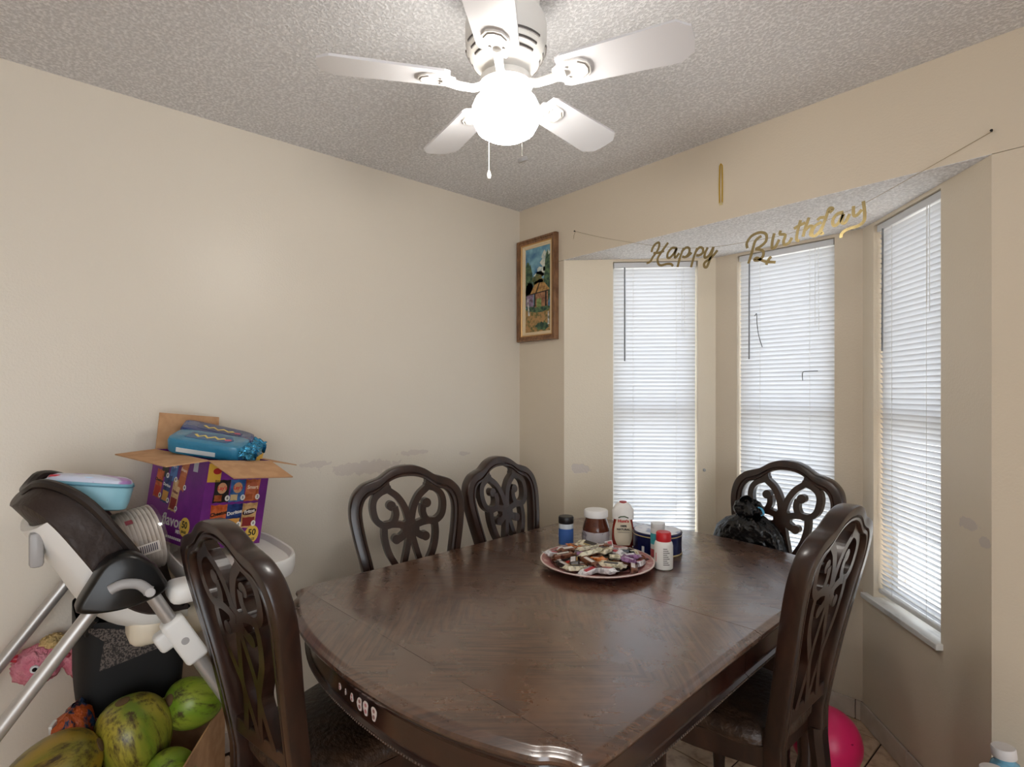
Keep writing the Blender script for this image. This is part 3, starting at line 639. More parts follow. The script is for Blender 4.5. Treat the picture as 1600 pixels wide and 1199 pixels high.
# spice bottle
o = thing('spice_bottle', 'small blue-labelled seasoning bottle with a black lid', 'bottle', on_table(.775, -.445), math.radians(-60))
MB().lathe([(.028, 0), (.030, .003), (.030, .088), (.027, .094)], 28).build('body', mat('frost_plastic', (196, 204, 212), .3), o, smooth=True)
MB().lathe([(.0306, .008), (.0306, .072)], 28, cap=False).build('label_wrap', flat((58, 100, 170)), o, smooth=True)
MB().lathe([(.030, .092), (.0315, .094), (.0315, .116), (.029, .121), (.001, .121)], 28).build('lid', flat((22, 22, 24), .4), o, smooth=True)
MB().box((-.006, -.0316, .034), (.007, -.0305, .064)).build('label_panel', flat((222, 224, 226)), o)
for k in range(6): MB().box((-.004+k*.0017, -.0318, .038), (-.0032+k*.0017, -.0315, .05)).build('bar_line', flat((20, 20, 24)), o)
# chocolate spread jar
o = thing('spread_jar', 'hazelnut chocolate spread jar with a white screw lid', 'jar', on_table(.835, -.325), math.radians(-50)); JS = 1.22
jar = [(.045, 0), (.050, .004), (.050, .055), (.047, .070), (.038, .096), (.036, .104)]
MB().lathe(jar, 32, sx=1.08, sy=.92).build('body', mat('cocoa_glass', (84, 42, 28), .12, vary=(20, (120, 66, 44), .45, .7)), o, smooth=True)
MB().lathe([(.0508, .010), (.0508, .052)], 32, cap=False, sx=1.08, sy=.92).build('label_wrap', mat('jar_label', (206, 202, 206), .5, vary=(50, (150, 140, 150), .55, .6)), o, smooth=True)
for z in (.022, .030, .038): MB().box((-.020, -.0485, z), (.030, -.0475, z+.003)).build('print_line', flat((110, 100, 112)), o)
MB().box((-.040, -.0440, .018), (-.026, -.0415, .042)).build('print_block', flat((70, 84, 130)), o)
MB().lathe([(.038, .100), (.041, .102), (.041, .124), (.038, .128), (.001, .128)], 36).build('lid', flat((232, 230, 228), .4), o, smooth=True); o.scale = (JS, JS, 1.1)
# ketchup bottle
o = thing('ketchup_bottle', 'squeezable tomato ketchup bottle with a cream label', 'bottle', on_table(.935, -.272), math.radians(40)); o.scale = (1.12, 1.12, 1.04)
kp = [(.030, 0), (.034, .004), (.036, .03), (.034, .07), (.030, .10), (.033, .125), (.033, .142), (.024, .160), (.018, .166)]
MB().lathe(kp, 28, sx=1.15, sy=.8).build('body', mat('ketchup_red', (150, 52, 40), .25), o, smooth=True)
MB().lathe([(.0335, .108), (.0340, .125), (.0340, .142), (.0250, .161), (.016, .172), (.001, .173)], 28, sx=1.15, sy=.8).build('cap', flat((236, 232, 228), .4), o, smooth=True)
MB().lathe([(.014, .171), (.013, .176), (.001, .177)], 20).build('cap_tip', flat((160, 40, 40), .4), o, smooth=True)
lab = MB(); n = 14; secs = []
for i in range(n+1):
    z = .008+.120*i/n; rr = next(kp[j][0]+(kp[j+1][0]-kp[j][0])*(z-kp[j][1])/(kp[j+1][1]-kp[j][1]) for j in range(len(kp)-1) if kp[j][1] <= z <= kp[j+1][1])+.0008
    ww = .95*math.sin(PI*(.12+.80*i/n))**.5
    secs.append([(rr*1.15*math.sin(a), -rr*.8*math.cos(a), z) for a in [(-1+2*k/8)*ww for k in range(9)]])
lab.loft(secs, closed=False).build('label_panel', flat((226, 212, 188)), o, smooth=True)
def jtext(s, size, z, rgb, yoff=-.0305, x=0, bold=0): text('lettering', s, size, flat(rgb), o, T(x, yoff, z) @ Rx(PI/2), .0004, bold=bold)
jtext("Hunt's", .015, .103, (190, 40, 40), -.0275, 0, .0006); jtext('100%', .011, .084, (30, 26, 26), -.0290, 0, .0004); jtext('NATURAL', .0105, .071, (30, 26, 26), -.0300, 0, .0004)
jtext('TOMATO KETCHUP', .0048, .060, (40, 34, 34), -.0305)
MB().tube([(-.018, -.0275, .116), (-.009, -.0282, .121), (.004, -.0284, .122), (.018, -.0272, .116)], .0022, 6).build('label_arc', flat((70, 84, 50)), o)
# round biscuit tin
o = thing('biscuit_tin', 'round navy blue tin with a printed white lid behind the bottles', 'tin', on_table(1.075, -.235), math.radians(35))
MB().lathe([(.090, 0), (.094, .002), (.094, .078), (.092, .080)], 48).build('body', mat('navy_tin', (24, 30, 78), .25, metal=.3), o, smooth=True)
for z in (.003, .074): MB().lathe([(.0945, z-.003), (.0965, z), (.0945, z+.003)], 48, cap=False).build('rim_band', mat('tin_gold', (206, 186, 140), .3, metal=.5), o, smooth=True)
MB().lathe([(.0955, .074), (.0955, .083), (.092, .085)], 48).build('lid_skirt', mat('navy_tin', (24, 30, 78), .25), o, smooth=True)
MB().lathe([(.0905, .0845), (.088, .086), (.001, .087)], 48).build('lid_top', mat('lid_print', (226, 228, 234), .35, vary=(22, (150, 160, 190), .52, .62)), o, smooth=True)
for dx, r_ in ((-.010, .0075), (.006, .0085)):
    MB().tube([(dx+.02+r_*math.cos(t), -.0935+.001, .030+r_*1.1*math.sin(t)) for t in [2*PI*i/12 for i in range(13)]], .0022, 6).build('gold_numeral', mat('num_gold', (214, 176, 96), .35), o)
MB().box((.018, -.0935, .046), (.032, -.0925, .050)).build('print_line', flat((200, 190, 170)), o)
MB().box((-.060, -.0790, .006), (-.040, -.0700, .036)).build('barcode_panel', flat((220, 220, 222)), o)
# teal and white bottle
o = thing('teal_bottle', 'white plastic bottle with a teal label band behind the pill bottle', 'bottle', on_table(1.155, -.350), math.radians(40))
MB().lathe([(.024, 0), (.027, .004), (.027, .120), (.024, .128)], 28).build('body', flat((222, 224, 224), .35), o, smooth=True)
MB().lathe([(.0275, .068), (.0275, .108)], 28, cap=False).build('label_wrap', flat((64, 168, 182)), o, smooth=True)
MB().lathe([(.0275, .020), (.0275, .050)], 28, cap=False).build('lower_wrap', flat((176, 74, 80)), o, smooth=True)
MB().lathe([(.025, .126), (.026, .128), (.026, .145), (.001, .147)], 28).build('lid', flat((226, 228, 228), .4), o, smooth=True)
# white pill bottle with red cap
o = thing('pill_bottle', 'white pill bottle with a red cap beside the candy plate', 'bottle', on_table(1.215, -.405), math.radians(45))
MB().lathe([(.029, 0), (.033, .004), (.033, .084), (.030, .096), (.023, .102)], 32).build('body', flat((232, 229, 224), .35), o, smooth=True)
MB().lathe([(.0255, .099), (.0265, .101), (.0265, .128), (.0235, .132), (.001, .132)], 32).build('cap', flat((196, 34, 42), .4), o, smooth=True)
for k in range(9): MB().box((-.008, -.0335, .020+k*.007), (.014-.004*(k % 3), -.0322, .023+k*.007)).build('print_line', flat((128, 122, 118)), o)
MB().box((-.0305, -.016, .03), (-.0285, -.006, .06)).build('print_block', flat((190, 60, 70)), o)
# candy plate
PX, PY = 1.045, -.572
pl = thing('serving_plate', 'large round plate with a reddish patterned rim, full of candy', 'plate', on_table(PX, PY))
MB().lathe([(.11, 0), (.115, .004), (.150, .010), (.200, .024), (.204, .027), (.202, .029), (.150, .0165), (.112, .009), (.001, .008)], 64).build('dish', mat('plate_red', (176, 112, 108), .3, vary=(40, (212, 180, 172), .5, .62)), pl, smooth=True)
MB().lathe([(.2005, .0275), (.2045, .028), (.2045, .0305), (.200, .0305)], 64, cap=False).build('rim_edge', flat((232, 214, 206), .3), pl, smooth=True)
MB().lathe([(.166, .0222), (.170, .0236), (.170, .0242), (.166, .0230)], 64, cap=False).build('rim_line', flat((120, 44, 48), .3), pl, smooth=True)
cols = [((224, 216, 190), 'cream and black'), ((226, 224, 226), 'white'), ((48, 38, 36), 'black'), ((196, 52, 42), 'red'), ((120, 76, 56), 'brown'), ((206, 126, 70), 'orange'), ((150, 110, 150), 'pale purple')]
rc = random.Random(11)
def candy(kind):
    r = thing('candy_bar', 'x', 'candy')
    L, w, h = [(.062, .030, .014), (.052, .024, .016), (.044, .026, .013), (.040, .022, .014), (.056, .020, .015), (.038, .024, .014), (.040, .026, .014)][kind]
    c = cols[kind][0]; secs = []
    for x, sy, sz in [(-L/2-.010, 1.05, .08), (-L/2-.004, .95, .12), (-L/2, .85, .55), (-L/2+.004, 1, 1), (L/2-.004, 1, 1), (L/2, .85, .55), (L/2+.004, .95, .12), (L/2+.010, 1.05, .08)]:
        secs.append([(x, sy*w/2*a, h/2+sz*h/2*b_) for a, b_ in ((-1, -.7), (-.8, -1), (.8, -1), (1, -.7), (1, .7), (.8, 1), (-.8, 1), (-1, .7))])
    MB().loft(secs).build('wrapper', mat('wrap_%d' % kind, c, .25, vary=(60, [max(0, v-60) for v in c], .5, .62)), r)
    bc = [(40, 34, 30), (176, 60, 70), (206, 200, 200), (240, 230, 220), (214, 206, 200), (90, 50, 40), (230, 226, 236)][kind]
    MB().box((-L*.30, -w*.42, h-.0005), (L*.30, w*.1, h+.0006)).build('print_band', mat('wband_%d' % kind, bc, .3), r)
    MB().box((-L*.22, w*.18, h-.0005), (L*.26, w*.32, h+.0006)).build('print_stripe', mat('wstripe_%d' % kind, [(150, 128, 60), (120, 116, 120), (190, 150, 90), (90, 20, 20), (60, 36, 28), (240, 220, 190), (96, 60, 120)][kind], .3), r)
    r.scale = (1.28, 1.28, 1.2)
    return r
protos = {}
def put_candy(kind, x, y, z, rz, rx, ry):
    if kind not in protos: r = protos[kind] = candy(kind)
    else:
        r = protos[kind].copy(); COL.objects.link(r)
        for ch in protos[kind].children:
            c = ch.copy(); COL.objects.link(c); c.parent = r
    r.location = (PX+x, PY+y, TH+z); r.rotation_euler = (rx, ry, rz)
    u, v = x*.6626+y*.749, x*.749-y*.6626                      # right / toward the photographer
    side_ = 'left' if u < -.05 else 'right' if u > .05 else 'middle'; dep = 'front' if v > .05 else 'back' if v < -.05 else 'centre'
    lev = 'bottom layer' if z < .03 else 'upper layer' if z < .05 else 'very top'
    r['label'] = '%s wrapped candy bar at the %s %s of the pile, %s' % (cols[kind][1], dep, side_, lev); r['category'] = 'candy'; r['group'] = cols[kind][1]+' candies on the plate'
for ring, (n, rad, z) in enumerate([(17, .150, .021), (12, .105, .020), (6, .055, .018), (11, .115, .036), (7, .065, .038), (4, .03, .054)]):
    for i in range(n):
        a = 2*PI*(i+rc.random()*.5)/n; q = rad+rc.uniform(-.012, .012)
        kind = rc.choice([0, 1, 1, 2, 2, 3, 4, 4, 5, 6, 1])
        if ring == 5 and i == 0: kind = 0
        put_candy(kind, q*math.cos(a), q*math.sin(a), z+rc.uniform(0, .006), rc.uniform(0, 2*PI), rc.uniform(-.28, .28), rc.uniform(-.22, .22))
put_candy(0, .02, -.055, .060, math.radians(55), -.35, -.25)

same = {}
for c in bpy.data.objects:
    if c.name.startswith('candy_bar') and c.parent is None: same.setdefault(c['label'], []).append(c)
for lab_, cs in same.items():
    if len(cs) < 2: continue
    cs.sort(key=lambda c: c.location.x*.6626+c.location.y*.749)
    for k, c in enumerate(cs): c['label'] = ('leftmost ' if k == 0 else 'rightmost ' if k == len(cs)-1 else ['middle ', 'inner '][k % 2])+lab_

# ------------------------------------------------------------ black bag on the far chair
def lump(name, m, parent, secs_r, seed, amp, n=48, fold=14, M=None):
    """bag-like body: stacked rings with radial folds"""
    secs = []
    for (rx, ry, z, am) in secs_r:
        ring = []
        for i in range(n):
            a = 2*PI*i/n; f = 1+am*(math.sin(a*fold+seed)*.5+noise.noise((math.cos(a)*3+seed, math.sin(a)*3, z*14))*1.3)
            ring.append((rx*math.cos(a)*f, ry*math.sin(a)*f, z+.012*am/.1*noise.noise((math.cos(a)*4, math.sin(a)*4+seed, z*20))))
        secs.append(ring)
    return MB().loft(secs, M=M).build(name, m, parent, smooth=True, auto=False)
m_bag = mat('black_film', (7, 7, 9), .22, bump=(22, .8, .03, 2), spec=.45)
o = thing('trash_bag', 'knotted shiny black plastic bag on the far chair seat', 'bag', (1.215, .252, .507), math.radians(-2))
lump('bag_body', m_bag, o, [(.10, .035, 0, .03), (.140, .048, .03, .04), (.165, .052, .12, .05), (.168, .055, .22, .06), (.145, .060, .285, .09), (.100, .062, .325, .13), (.055, .040, .347, .16), (.036, .030, .355, .14)], 3, .1)
lump('bag_knot', m_bag, o, [(.030, .026, .348, .1), (.058, .038, .362, .2), (.068, .044, .380, .22), (.058, .040, .400, .24), (.036, .030, .412, .25), (.012, .012, .418, .2)], 9, .2, 40, 6)
MB().tube(cr([(-.03, 0, .40), (-.02, -.01, .425), (.0, .0, .432), (.012, .005, .415)], 4), [.012]*13, 6, sq=.35).tube(cr([(.02, 0, .40), (.05, -.012, .412), (.075, -.01, .395)], 4), [.014]*9, 6, sq=.3).build('knot_ear', m_bag, o, smooth=True)
MB().tube(cr([(.062, -.03, .402), (.078, -.036, .398), (.086, -.036, .380), (.076, -.034, .370)], 4), .006, 6, sq=.4).build('blue_tie', flat((96, 178, 222), .4), o)

# ------------------------------------------------------------ pink ball, water bottles
o = thing('play_ball', 'bright pink rubber ball on the floor by the bay baseboard', 'ball', (1.585, .085, 0))
MB().lathe([(.118*math.sin(PI*i/24)+.0001, .118-.118*math.cos(PI*i/24)) for i in range(25)], 40).build('ball_skin', mat('pink_rubber', (232, 34, 104), .35), o, smooth=True, auto=False)
MB().lathe([(.004, 0), (.004, .002)], 10, T(.10, -.045, .165)).build('valve', flat((200, 40, 90)), o)
def water_bottle(x, y, lab, tilt):
    o = thing('water_bottle', lab, 'bottle', (x, y, 0), 0, 'tall water bottles by the wall')
    MB().lathe([(.05, 0), (.056, .01), (.056, .30), (.054, .33), (.030, .392), (.022, .398), (.022, .415)], 28).build('body', mat('blue_pet', (120, 178, 206), .12, bump=(30, .5, .01, 3)), o, smooth=True)
    MB().lathe([(.0567, .13), (.0567, .285)], 28, cap=False).build('label_wrap', flat((52, 140, 186), .35), o, smooth=True)
    MB().lathe([(.026, .408), (.027, .410), (.027, .430), (.025, .433), (.001, .433)], 24).build('cap', flat((226, 222, 222), .4), o, smooth=True)
    o.scale = (1, 1, 1.045); o.rotation_euler = (0, -.10, 0)
    return o
water_bottle(2.145, -.300, 'tall blue water bottle with white cap, nearer the bay corner', 0)
water_bottle(2.150, -.165, 'tall blue water bottle with white cap, tight against the wall', 0)

# ------------------------------------------------------------ high chair
HX = .34
hc = thing('high_chair', 'baby high chair with brown padded seat, black hubs and silver legs', 'high chair', (HX, -1.93, 0))
NS = .235                      # half distance between the two side frames
m_pad = mat('brown_quilt', (46, 33, 28), .5, bump=(26, .5, .01, 3))
# padded scoop
def scoop(off, h_scale, wide):
    cl = cr([(.16, .775), (.06, .775), (-.02, .83), (-.085, .95), (-.145, 1.055), (-.185, 1.112), (-.200, 1.128)], 5)
    wl = [v[0] for v in cr([(.150, 0), (.165, 0), (.178, 0), (.190, 0), (.176, 0), (.128, 0), (.070, 0)], 5)]
    hl = [v[0] for v in cr([(.06, 0), (.09, 0), (.105, 0), (.095, 0), (.085, 0), (.060, 0), (.030, 0)], 5)]
    secs = []
    for i, (p, w, h) in enumerate(zip(cl, wl, hl)):
        t = (cl[min(i+1, len(cl)-1)]-cl[max(i-1, 0)]).normalized(); nn = Vector((-t[1], t[0]))*-1
        if nn[1] < 0: nn = -nn
        row = []
        for k in range(17):
            v = -1+k/8; d = h*h_scale*abs(v)**2.6+off
            row.append(((w+wide)*math.copysign(abs(v)**.85, v), p[0]+nn[0]*d, p[1]+nn[1]*d))
        secs.append(row)
    return secs
def shell(a, b, name, m, cut=0):
    if cut: a, b = a[:-cut], b[:-cut]
    secs = [ra+list(reversed(rb)) for ra, rb in zip(a, b)]
    return MB().loft(secs).build(name, m, hc, smooth=True)
shell(scoop(.012, 1.0, 0), scoop(-.040, .55, .018), 'seat_pad', m_pad)
shell(scoop(-.042, .55, .012), scoop(-.062, .45, .0), 'seat_shell', m_white, 9)
rim = scoop(.006, 1.0, .010)
pd = MB().tube([r[0] for r in rim[4:]]+[r for r in rim[-1][1:-1]]+[r[-1] for r in reversed(rim[4:])], .013, 8).build('pad_piping', mat('pad_edge', (34, 25, 22), .45), hc, smooth=True)
MB().rbox((-.17, .02, .675), (.15, .30, .765), .03, 3).build('seat_bucket', m_offwhite, hc, smooth=True)
MB().rbox((-.10, .29, .50), (.10, .32, .66), .012, 2).build('leg_rest', m_offwhite, hc, smooth=True)
MB().rbox((.125, -.190, .955), (.168, -.160, 1.045), .01, 2).build('recline_handle', m_grey, hc, smooth=True)
# side frames: hub plate, lever, legs
for s in (1, -1):
    x0 = s*NS
    hub = cr([(-.102, .862), (-.080, .905), (-.040, .966), (.013, .977), (.062, .940), (.088, .895), (.094, .868), (.060, .846), (.0, .834), (-.055, .836), (-.095, .846)], 4, True)
    secs = [[(x0+s*dx, p[0]*f, .89+(p[1]-.89)*f) for p in hub] for dx, f in ((-.03, .92), (-.024, 1), (.018, 1), (.028, .95), (.033, .86))]
    hb = MB().loft(secs).build('hub', m_black, hc, smooth=True)
    MB().tube(cr([(x0+s*.036, -.035, .895), (x0+s*.040, -.01, .905), (x0+s*.042, .025, .898), (x0+s*.044, .048, .875)], 4), [.013]*12+[.015], 10).build('lever', m_grey, hb, smooth=True)
    MB().lathe([(.011, 0), (.012, .004), (.009, .007)], 14, T(x0+s*.052, .049, .874) @ Ry(s*PI/2)).build('lever_button', flat((206, 204, 204), .35), hb, smooth=True)
    MB().tube([(x0, -.055, .860), (x0, -.37, .43), (x0, -.665, .02)], .0175, 12).build('leg', m_steel, hc, smooth=True)
    MB().tube([(x0, .050, .870), (x0, .285, .43), (x0, .50, .02)], .0175, 12).build('leg', m_steel, hc, smooth=True)
    for yy in (-.675, .51): MB().rbox((x0-.024, yy-.03, 0), (x0+.024, yy+.03, .045), .01, 2).build('foot', m_black, hc, smooth=True)
    # white height bracket on the front leg
    Mb = T(x0, .135, .712) @ Rx(math.radians(28.5))
    br = MB().rbox((-.026, -.030, -.075), (.026, .030, .070), .012, 3, Mb).rbox((-.022, -.058, .0), (.022, -.02, .055), .012, 3, Mb).build('leg_bracket', m_white, hc, smooth=True)
    MB().lathe([(.010, 0), (.010, .003), (.005, .003)], 14, Mb @ T(s*.025, 0, 0) @ Ry(s*PI/2)).build('bracket_hole', m_grey, br, smooth=True)
MB().tube([(-NS, -.60, .11), (NS, -.60, .11)], .012, 10).build('cross_bar', m_steel, hc, smooth=True)
# tray
tr = [(.265*math.copysign(abs(math.cos(t))**.55, math.cos(t)), .315+.165*math.copysign(abs(math.sin(t))**.7, math.sin(t))) for t in [2*PI*i/48 for i in range(48)]]
def trs(f, z): return [(x*f, .315+(y-.315)*f, z-.03) for x, y in tr]
MB().loft([trs(.90, .845), trs(.97, .850), trs(1, .872), trs(1, .900), trs(.985, .908), trs(.95, .906), trs(.90, .888), trs(.4, .886)]).build('tray', m_white, hc, smooth=True)
MB().rbox((.16, .10, .81), (.262, .20, .868), .022, 3).build('tray_arm', m_white, hc, smooth=True)
MB().rbox((-.262, .10, .81), (-.16, .20, .868), .022, 3).build('tray_arm', m_white, hc, smooth=True)
# storage basket of black fabric with mesh windows
m_fab = mat('black_fabric', (12, 11, 11), .75); m_mesh = mat('grey_mesh', (104, 94, 88), .8, vary=(220, (40, 36, 34), .45, .55))
def bring(f, z, lift=0): return [(-.085+(.135+.015*f)*a, .045+.135*b_*(.9+.1*f), z+lift*(1 if b_ < 0 else -.3)*abs(b_)) for a, b_ in [(math.copysign(abs(math.cos(t))**.4, math.cos(t)), math.copysign(abs(math.sin(t))**.4, math.sin(t))) for t in [2*PI*i/40 for i in range(40)]]]
MB().loft([bring(.2, .475), bring(.7, .49), bring(1, .55), bring(1, .66), bring(1, .735, .02), bring(.9, .735, .02), bring(.85, .56), bring(.5, .50)]).build('basket', m_fab, hc, smooth=True)
MB().add([(.0665, -.040, .612), (.0665, .130, .640), (.0665, .140, .735), (.0665, -.030, .690)], [(0, 1, 2, 3)]).build('mesh_window', m_mesh, hc)
MB().add([(.0668, -.080, .745), (.0668, .07, .700), (.0668, -.030, .694)], [(0, 1, 2)]).build('mesh_window', m_mesh, hc)
for zz, y_ in ((.77, -.07), (.74, .16)): MB().tube(cr([(.09, y_, .73), (.13, y_*1.05, .76), (.19, y_*.8, .80)], 3), .006, 6).build('basket_strap', m_fab, hc)

# wrapped stack of paper plates lying on the seat
pp = thing('paper_plate_stack', 'shrink-wrapped stack of white paper plates lying on the high chair seat', 'plates', (0, 0, 0))
Mp = T(.405, -1.925, .955) @ Rz(math.radians(8)) @ Rx(math.radians(-80))
pp.matrix_world = Mp
m_pp = mat('paper_plate', (220, 208, 196), .7)
for k in range(14):
    z = -.055+k*.0105
    MB().lathe([(.050, z), (.078, z+.001), (.094, z+.007), (.0955, z+.009), (.093, z+.009), (.077, z+.004), (.05, z+.003)], 32).build('paper_plate', m_pp, pp, smooth=True)
wrapm = glass_mat('shrink_wrap', (.97, .97, .97), .12)
sw = [(.03, -.062), (.090, -.060), (.0965, -.050), (.0970, .085), (.094, .100), (.04, .104)]
secs = []
for r_, z in sw: secs.append([((r_+.0012*noise.noise((math.cos(t)*5, math.sin(t)*5, z*60)))*math.cos(t), (r_+.0012*noise.noise((math.cos(t)*5, math.sin(t)*5, z*60)))*math.sin(t), z) for t in [2*PI*i/48 for i in range(48)]])
MB().loft(secs, cap=False).build('plastic_wrap', wrapm, pp, smooth=True)
def patch(r, a0, a1, z0, z1, n=8): return MB().loft([[(r*math.cos(a0+(a1-a0)*i/n), r*math.sin(a0+(a1-a0)*i/n), z) for i in range(n+1)] for z in (z0, z1)], closed=False)
# label and barcode on the wrap, on the side that faces the room
patch(.0985, -.10, .22, .02, .075).build('barcode_panel', flat((206, 196, 188)), pp)
for k in range(9): patch(.0989, -.06, .16, .026+k*.005, .0285+k*.005, 4).build('bar_line', flat((44, 42, 66)), pp)
patch(.0985, -.95, -.80, .012, .030).build('red_seal', flat((120, 44, 56)), pp)

# pencil case
pc = thing('pencil_case', 'light blue zip pencil case with a pastel printed lid', 'case', (0, 0, 0))
pc.matrix_world = T(.405, -2.000, 1.078) @ Rz(math.radians(78)) @ Ry(math.radians(9)) @ Rx(math.radians(-4))
def ov(f, z, fy=1): return [(.100*f*math.copysign(abs(math.cos(t))**.6, math.cos(t)), .066*f*fy*math.copysign(abs(math.sin(t))**.6, math.sin(t)), z) for t in [2*PI*i/48 for i in range(48)]]
m_case = mat('blue_vinyl', (142, 194, 210), .45, bump=(14, .4, .02, 2))
MB().loft([ov(.84, 0), ov(.93, .004), ov(.97, .02), ov(1, .058), ov(.99, .064)]).build('case_body', m_case, pc, smooth=True)
MB().loft([ov(.99, .0645), ov(1.005, .068), ov(1.0, .073), ov(.97, .074)]).build('zip_band', mat('zip_band', (120, 176, 196), .5), pc, smooth=True)
MB().tube([Vector(p)+Vector((0, 0, .0)) for p in ov(1.012, .066)]+[ov(1.012, .066)[0]], .0016, 6).build('zipper', flat((70, 128, 150), .4), pc)
MB().loft([ov(.965, .074), ov(.93, .082), ov(.80, .088), ov(.4, .091)]).build('lid_panel', mat('lid_pastel', (206, 212, 232), .35, vary=(11, (170, 130, 190), .5, .56)), pc, smooth=True)
for k, (x, y, rx, c) in enumerate([(-.070, -.036, .020, (196, 60, 76)), (.078, -.018, .016, (186, 50, 66)), (-.035, -.042, .020, (120, 150, 206)), (.0, -.045, .022, (190, 214, 240)), (.040, -.042, .020, (130, 168, 214)), (.01, .01, .030, (196, 166, 206))]):
    MB().lathe([(rx, -.004), (rx*.9, .0015), (.001, .002)], 14, T(x, y, .0835 if abs(y) > .03 or abs(x) > .06 else .089) @ Rx(-.35 if y < -.03 else 0) @ Ry(.3 if x > .07 else 0), sy=.55).build('print_patch', flat(c, .35), pc, smooth=True)

# ------------------------------------------------------------ chip carton on the tray
ct = thing('chip_carton', 'open purple snack carton with flaps spread, standing on the high chair tray', 'carton', (0, 0, 0))
nrm = Vector((.98, -.2, 0)).normalized()
ct.matrix_world = T(.400, -1.730, .903) @ Matrix.Rotation(math.radians(-7.5), 4, nrm) @ Rz(math.radians(108.7))
w, d, h = .225, .312, .285; t_ = .004
m_pur = mat('purple_print', (104, 34, 122), .4, vary=(5, (134, 44, 150), .45, .6)); m_in = m_card
side = {}
for nm, a, b in (('front_panel', (0, 0, 0), (w, t_, h)), ('side_panel', (0, t_, 0), (t_, d-t_, h)), ('back_panel', (0, d-t_, 0), (w, d, h)), ('end_panel', (w-t_, t_, 0), (w, d-t_, h))):
    side[nm] = MB().box(a, b).build(nm, m_pur, ct)
MB().box((t_, t_, 0), (w-t_, d-t_, t_)).build('bottom', m_card, ct)
def flap(name, p, along, out, ln, m=m_card):
    a = Vector(p); u = Vector(along); v = Vector(out).normalized()*ln; nn = u.cross(v).normalized()*.0035
    ins = u*.03
    q = [a, a+u, a+u-ins+v, a+ins*.4+v]; MB().add([*q, *[x+nn for x in q]], [(0, 1, 2, 3), (7, 6, 5, 4), (0, 4, 5, 1), (1, 5, 6, 2), (2, 6, 7, 3), (3, 7, 4, 0)]).build(name, m, ct)
flap('flap', (0, d, h), (w, 0, 0), (0, .12, 1), .125)
flap('flap', (0, d, h), (0, -d, 0), (-1, 0, -.16), .125)
flap('flap', (0, 0, h), (w, 0, 0), (.10, -1, -.33), .125)
flap('flap', (w, 0, h), (0, d, 0), (1, 0, -.12), .115)
# printing on the two visible faces
WHT, BLK = flat((238, 236, 232)), flat((24, 22, 24))
def face_front(x, z, off=0): return T(x, -.0006-off, z) @ Rx(PI/2)
def face_side(s, z, off=0): return T(-.0006-off, s, z) @ Rz(-PI/2) @ Rx(PI/2)      # s measured along y
def pbag(P, M, w_, h_, c, c2=None, rot=0):
    pts = [(-.5, -.5), (-.25, -.47), (0, -.5), (.25, -.47), (.5, -.5), (.46, 0), (.5, .5), (.25, .47), (0, .5), (-.25, .47), (-.5, .5), (-.46, 0)]
    MB().prism([(x*w_, y*h_) for x, y in pts], -.0004, .0004, M @ Rz(rot)).build('printed_bag', mat('bag_%d_%d_%d' % c, c, .4, vary=(40, [max(0, v-45) for v in c], .45, .65)), P)
    if c2: MB().prism([(x*w_*.8, -h_*.25+y*h_*.36) for x, y in pts], .0003, .0007, M @ Rz(rot)).build('printed_snack', flat(c2), P)
def dot(P, M, r_, m): MB().prism([(r_*math.cos(2*PI*i/18), r_*math.sin(2*PI*i/18)*1.12) for i in range(18)], .0006, .0011, M).build('print_dot', m, P)
F, SD = side['front_panel'], side['side_panel']
MB().prism([(-.022, -.03), (.022, -.03), (.022, .03), (-.022, .03)], -.0003, .0004, face_front(.026, .245)).build('logo_panel', flat((222, 176, 66)), F)
MB().prism([(.014*math.cos(2*PI*i/16), .010*math.sin(2*PI*i/16)) for i in range(16)], .0004, .0008, face_front(.034, .250)).build('logo_oval', flat((176, 40, 44)), F)
cx = (.058, .113, .168)
for i, (c, c2, nm_, tc_) in enumerate([((34, 30, 32), (186, 104, 54), "Lay's", (220, 60, 50)), ((66, 116, 178), (214, 190, 140), "Lay's", (214, 60, 56)), ((204, 116, 74), (176, 90, 50), 'Smart', (250, 226, 200))]):
    pbag(F, face_front(cx[i], .185), .054, .075, c, None); dot(F, face_front(cx[i], .195), .016, flat((214, 160, 120)) if i < 2 else flat((190, 100, 66)))
    text('lettering', nm_, .017, flat(tc_), F, face_front(cx[i], .195, .0012), .0002, bold=.0004)
    pbag(F, face_front(cx[i]-.010, .163, .0005), .026, .020, c2 if i < 2 else (176, 90, 50))
    dot(F, face_front(cx[i]+.022, .162, .0003), .0085, WHT); text('lettering', ['6', '5', '2'][i], .012, BLK, F, face_front(cx[i]+.022, .162, .0016), .0002, bold=.0003)
for i, (c, c2, nm_, tc_) in enumerate([((222, 112, 58), (206, 52, 40), 'Cheetos', (44, 24, 18)), ((38, 70, 136), (222, 164, 80), 'Doritos', (240, 240, 240)), ((226, 184, 128), (140, 40, 40), 'Fritos', (250, 246, 240))]):
    pbag(F, face_front(cx[i], .100), .057, .085, c, c2)
    if i == 2: MB().prism([(.026*math.cos(2*PI*k/18), .010*math.sin(2*PI*k/18)) for k in range(18)], .0007, .0010, face_front(cx[i], .112) @ Rz(.2)).build('logo_oval', flat((60, 30, 40)), F)
    text('lettering', nm_, .0165, flat(tc_), F, face_front(cx[i], .113, .0012) @ Rz(.15), .0002, bold=.0006)
    dot(F, face_front(cx[i]+.020, .072, .0004), .0088, WHT); text('lettering', ['18', '0', '0'][i], .012, BLK, F, face_front(cx[i]+.020, .072, .0016), .0002, bold=.0003)
text('lettering', 'flavor', .042, WHT, F, face_front(.090, .034, 0), .0004, bold=.0006)
text('lettering', 'MIX', .014, WHT, F, face_front(.140, .012, 0), .0004)
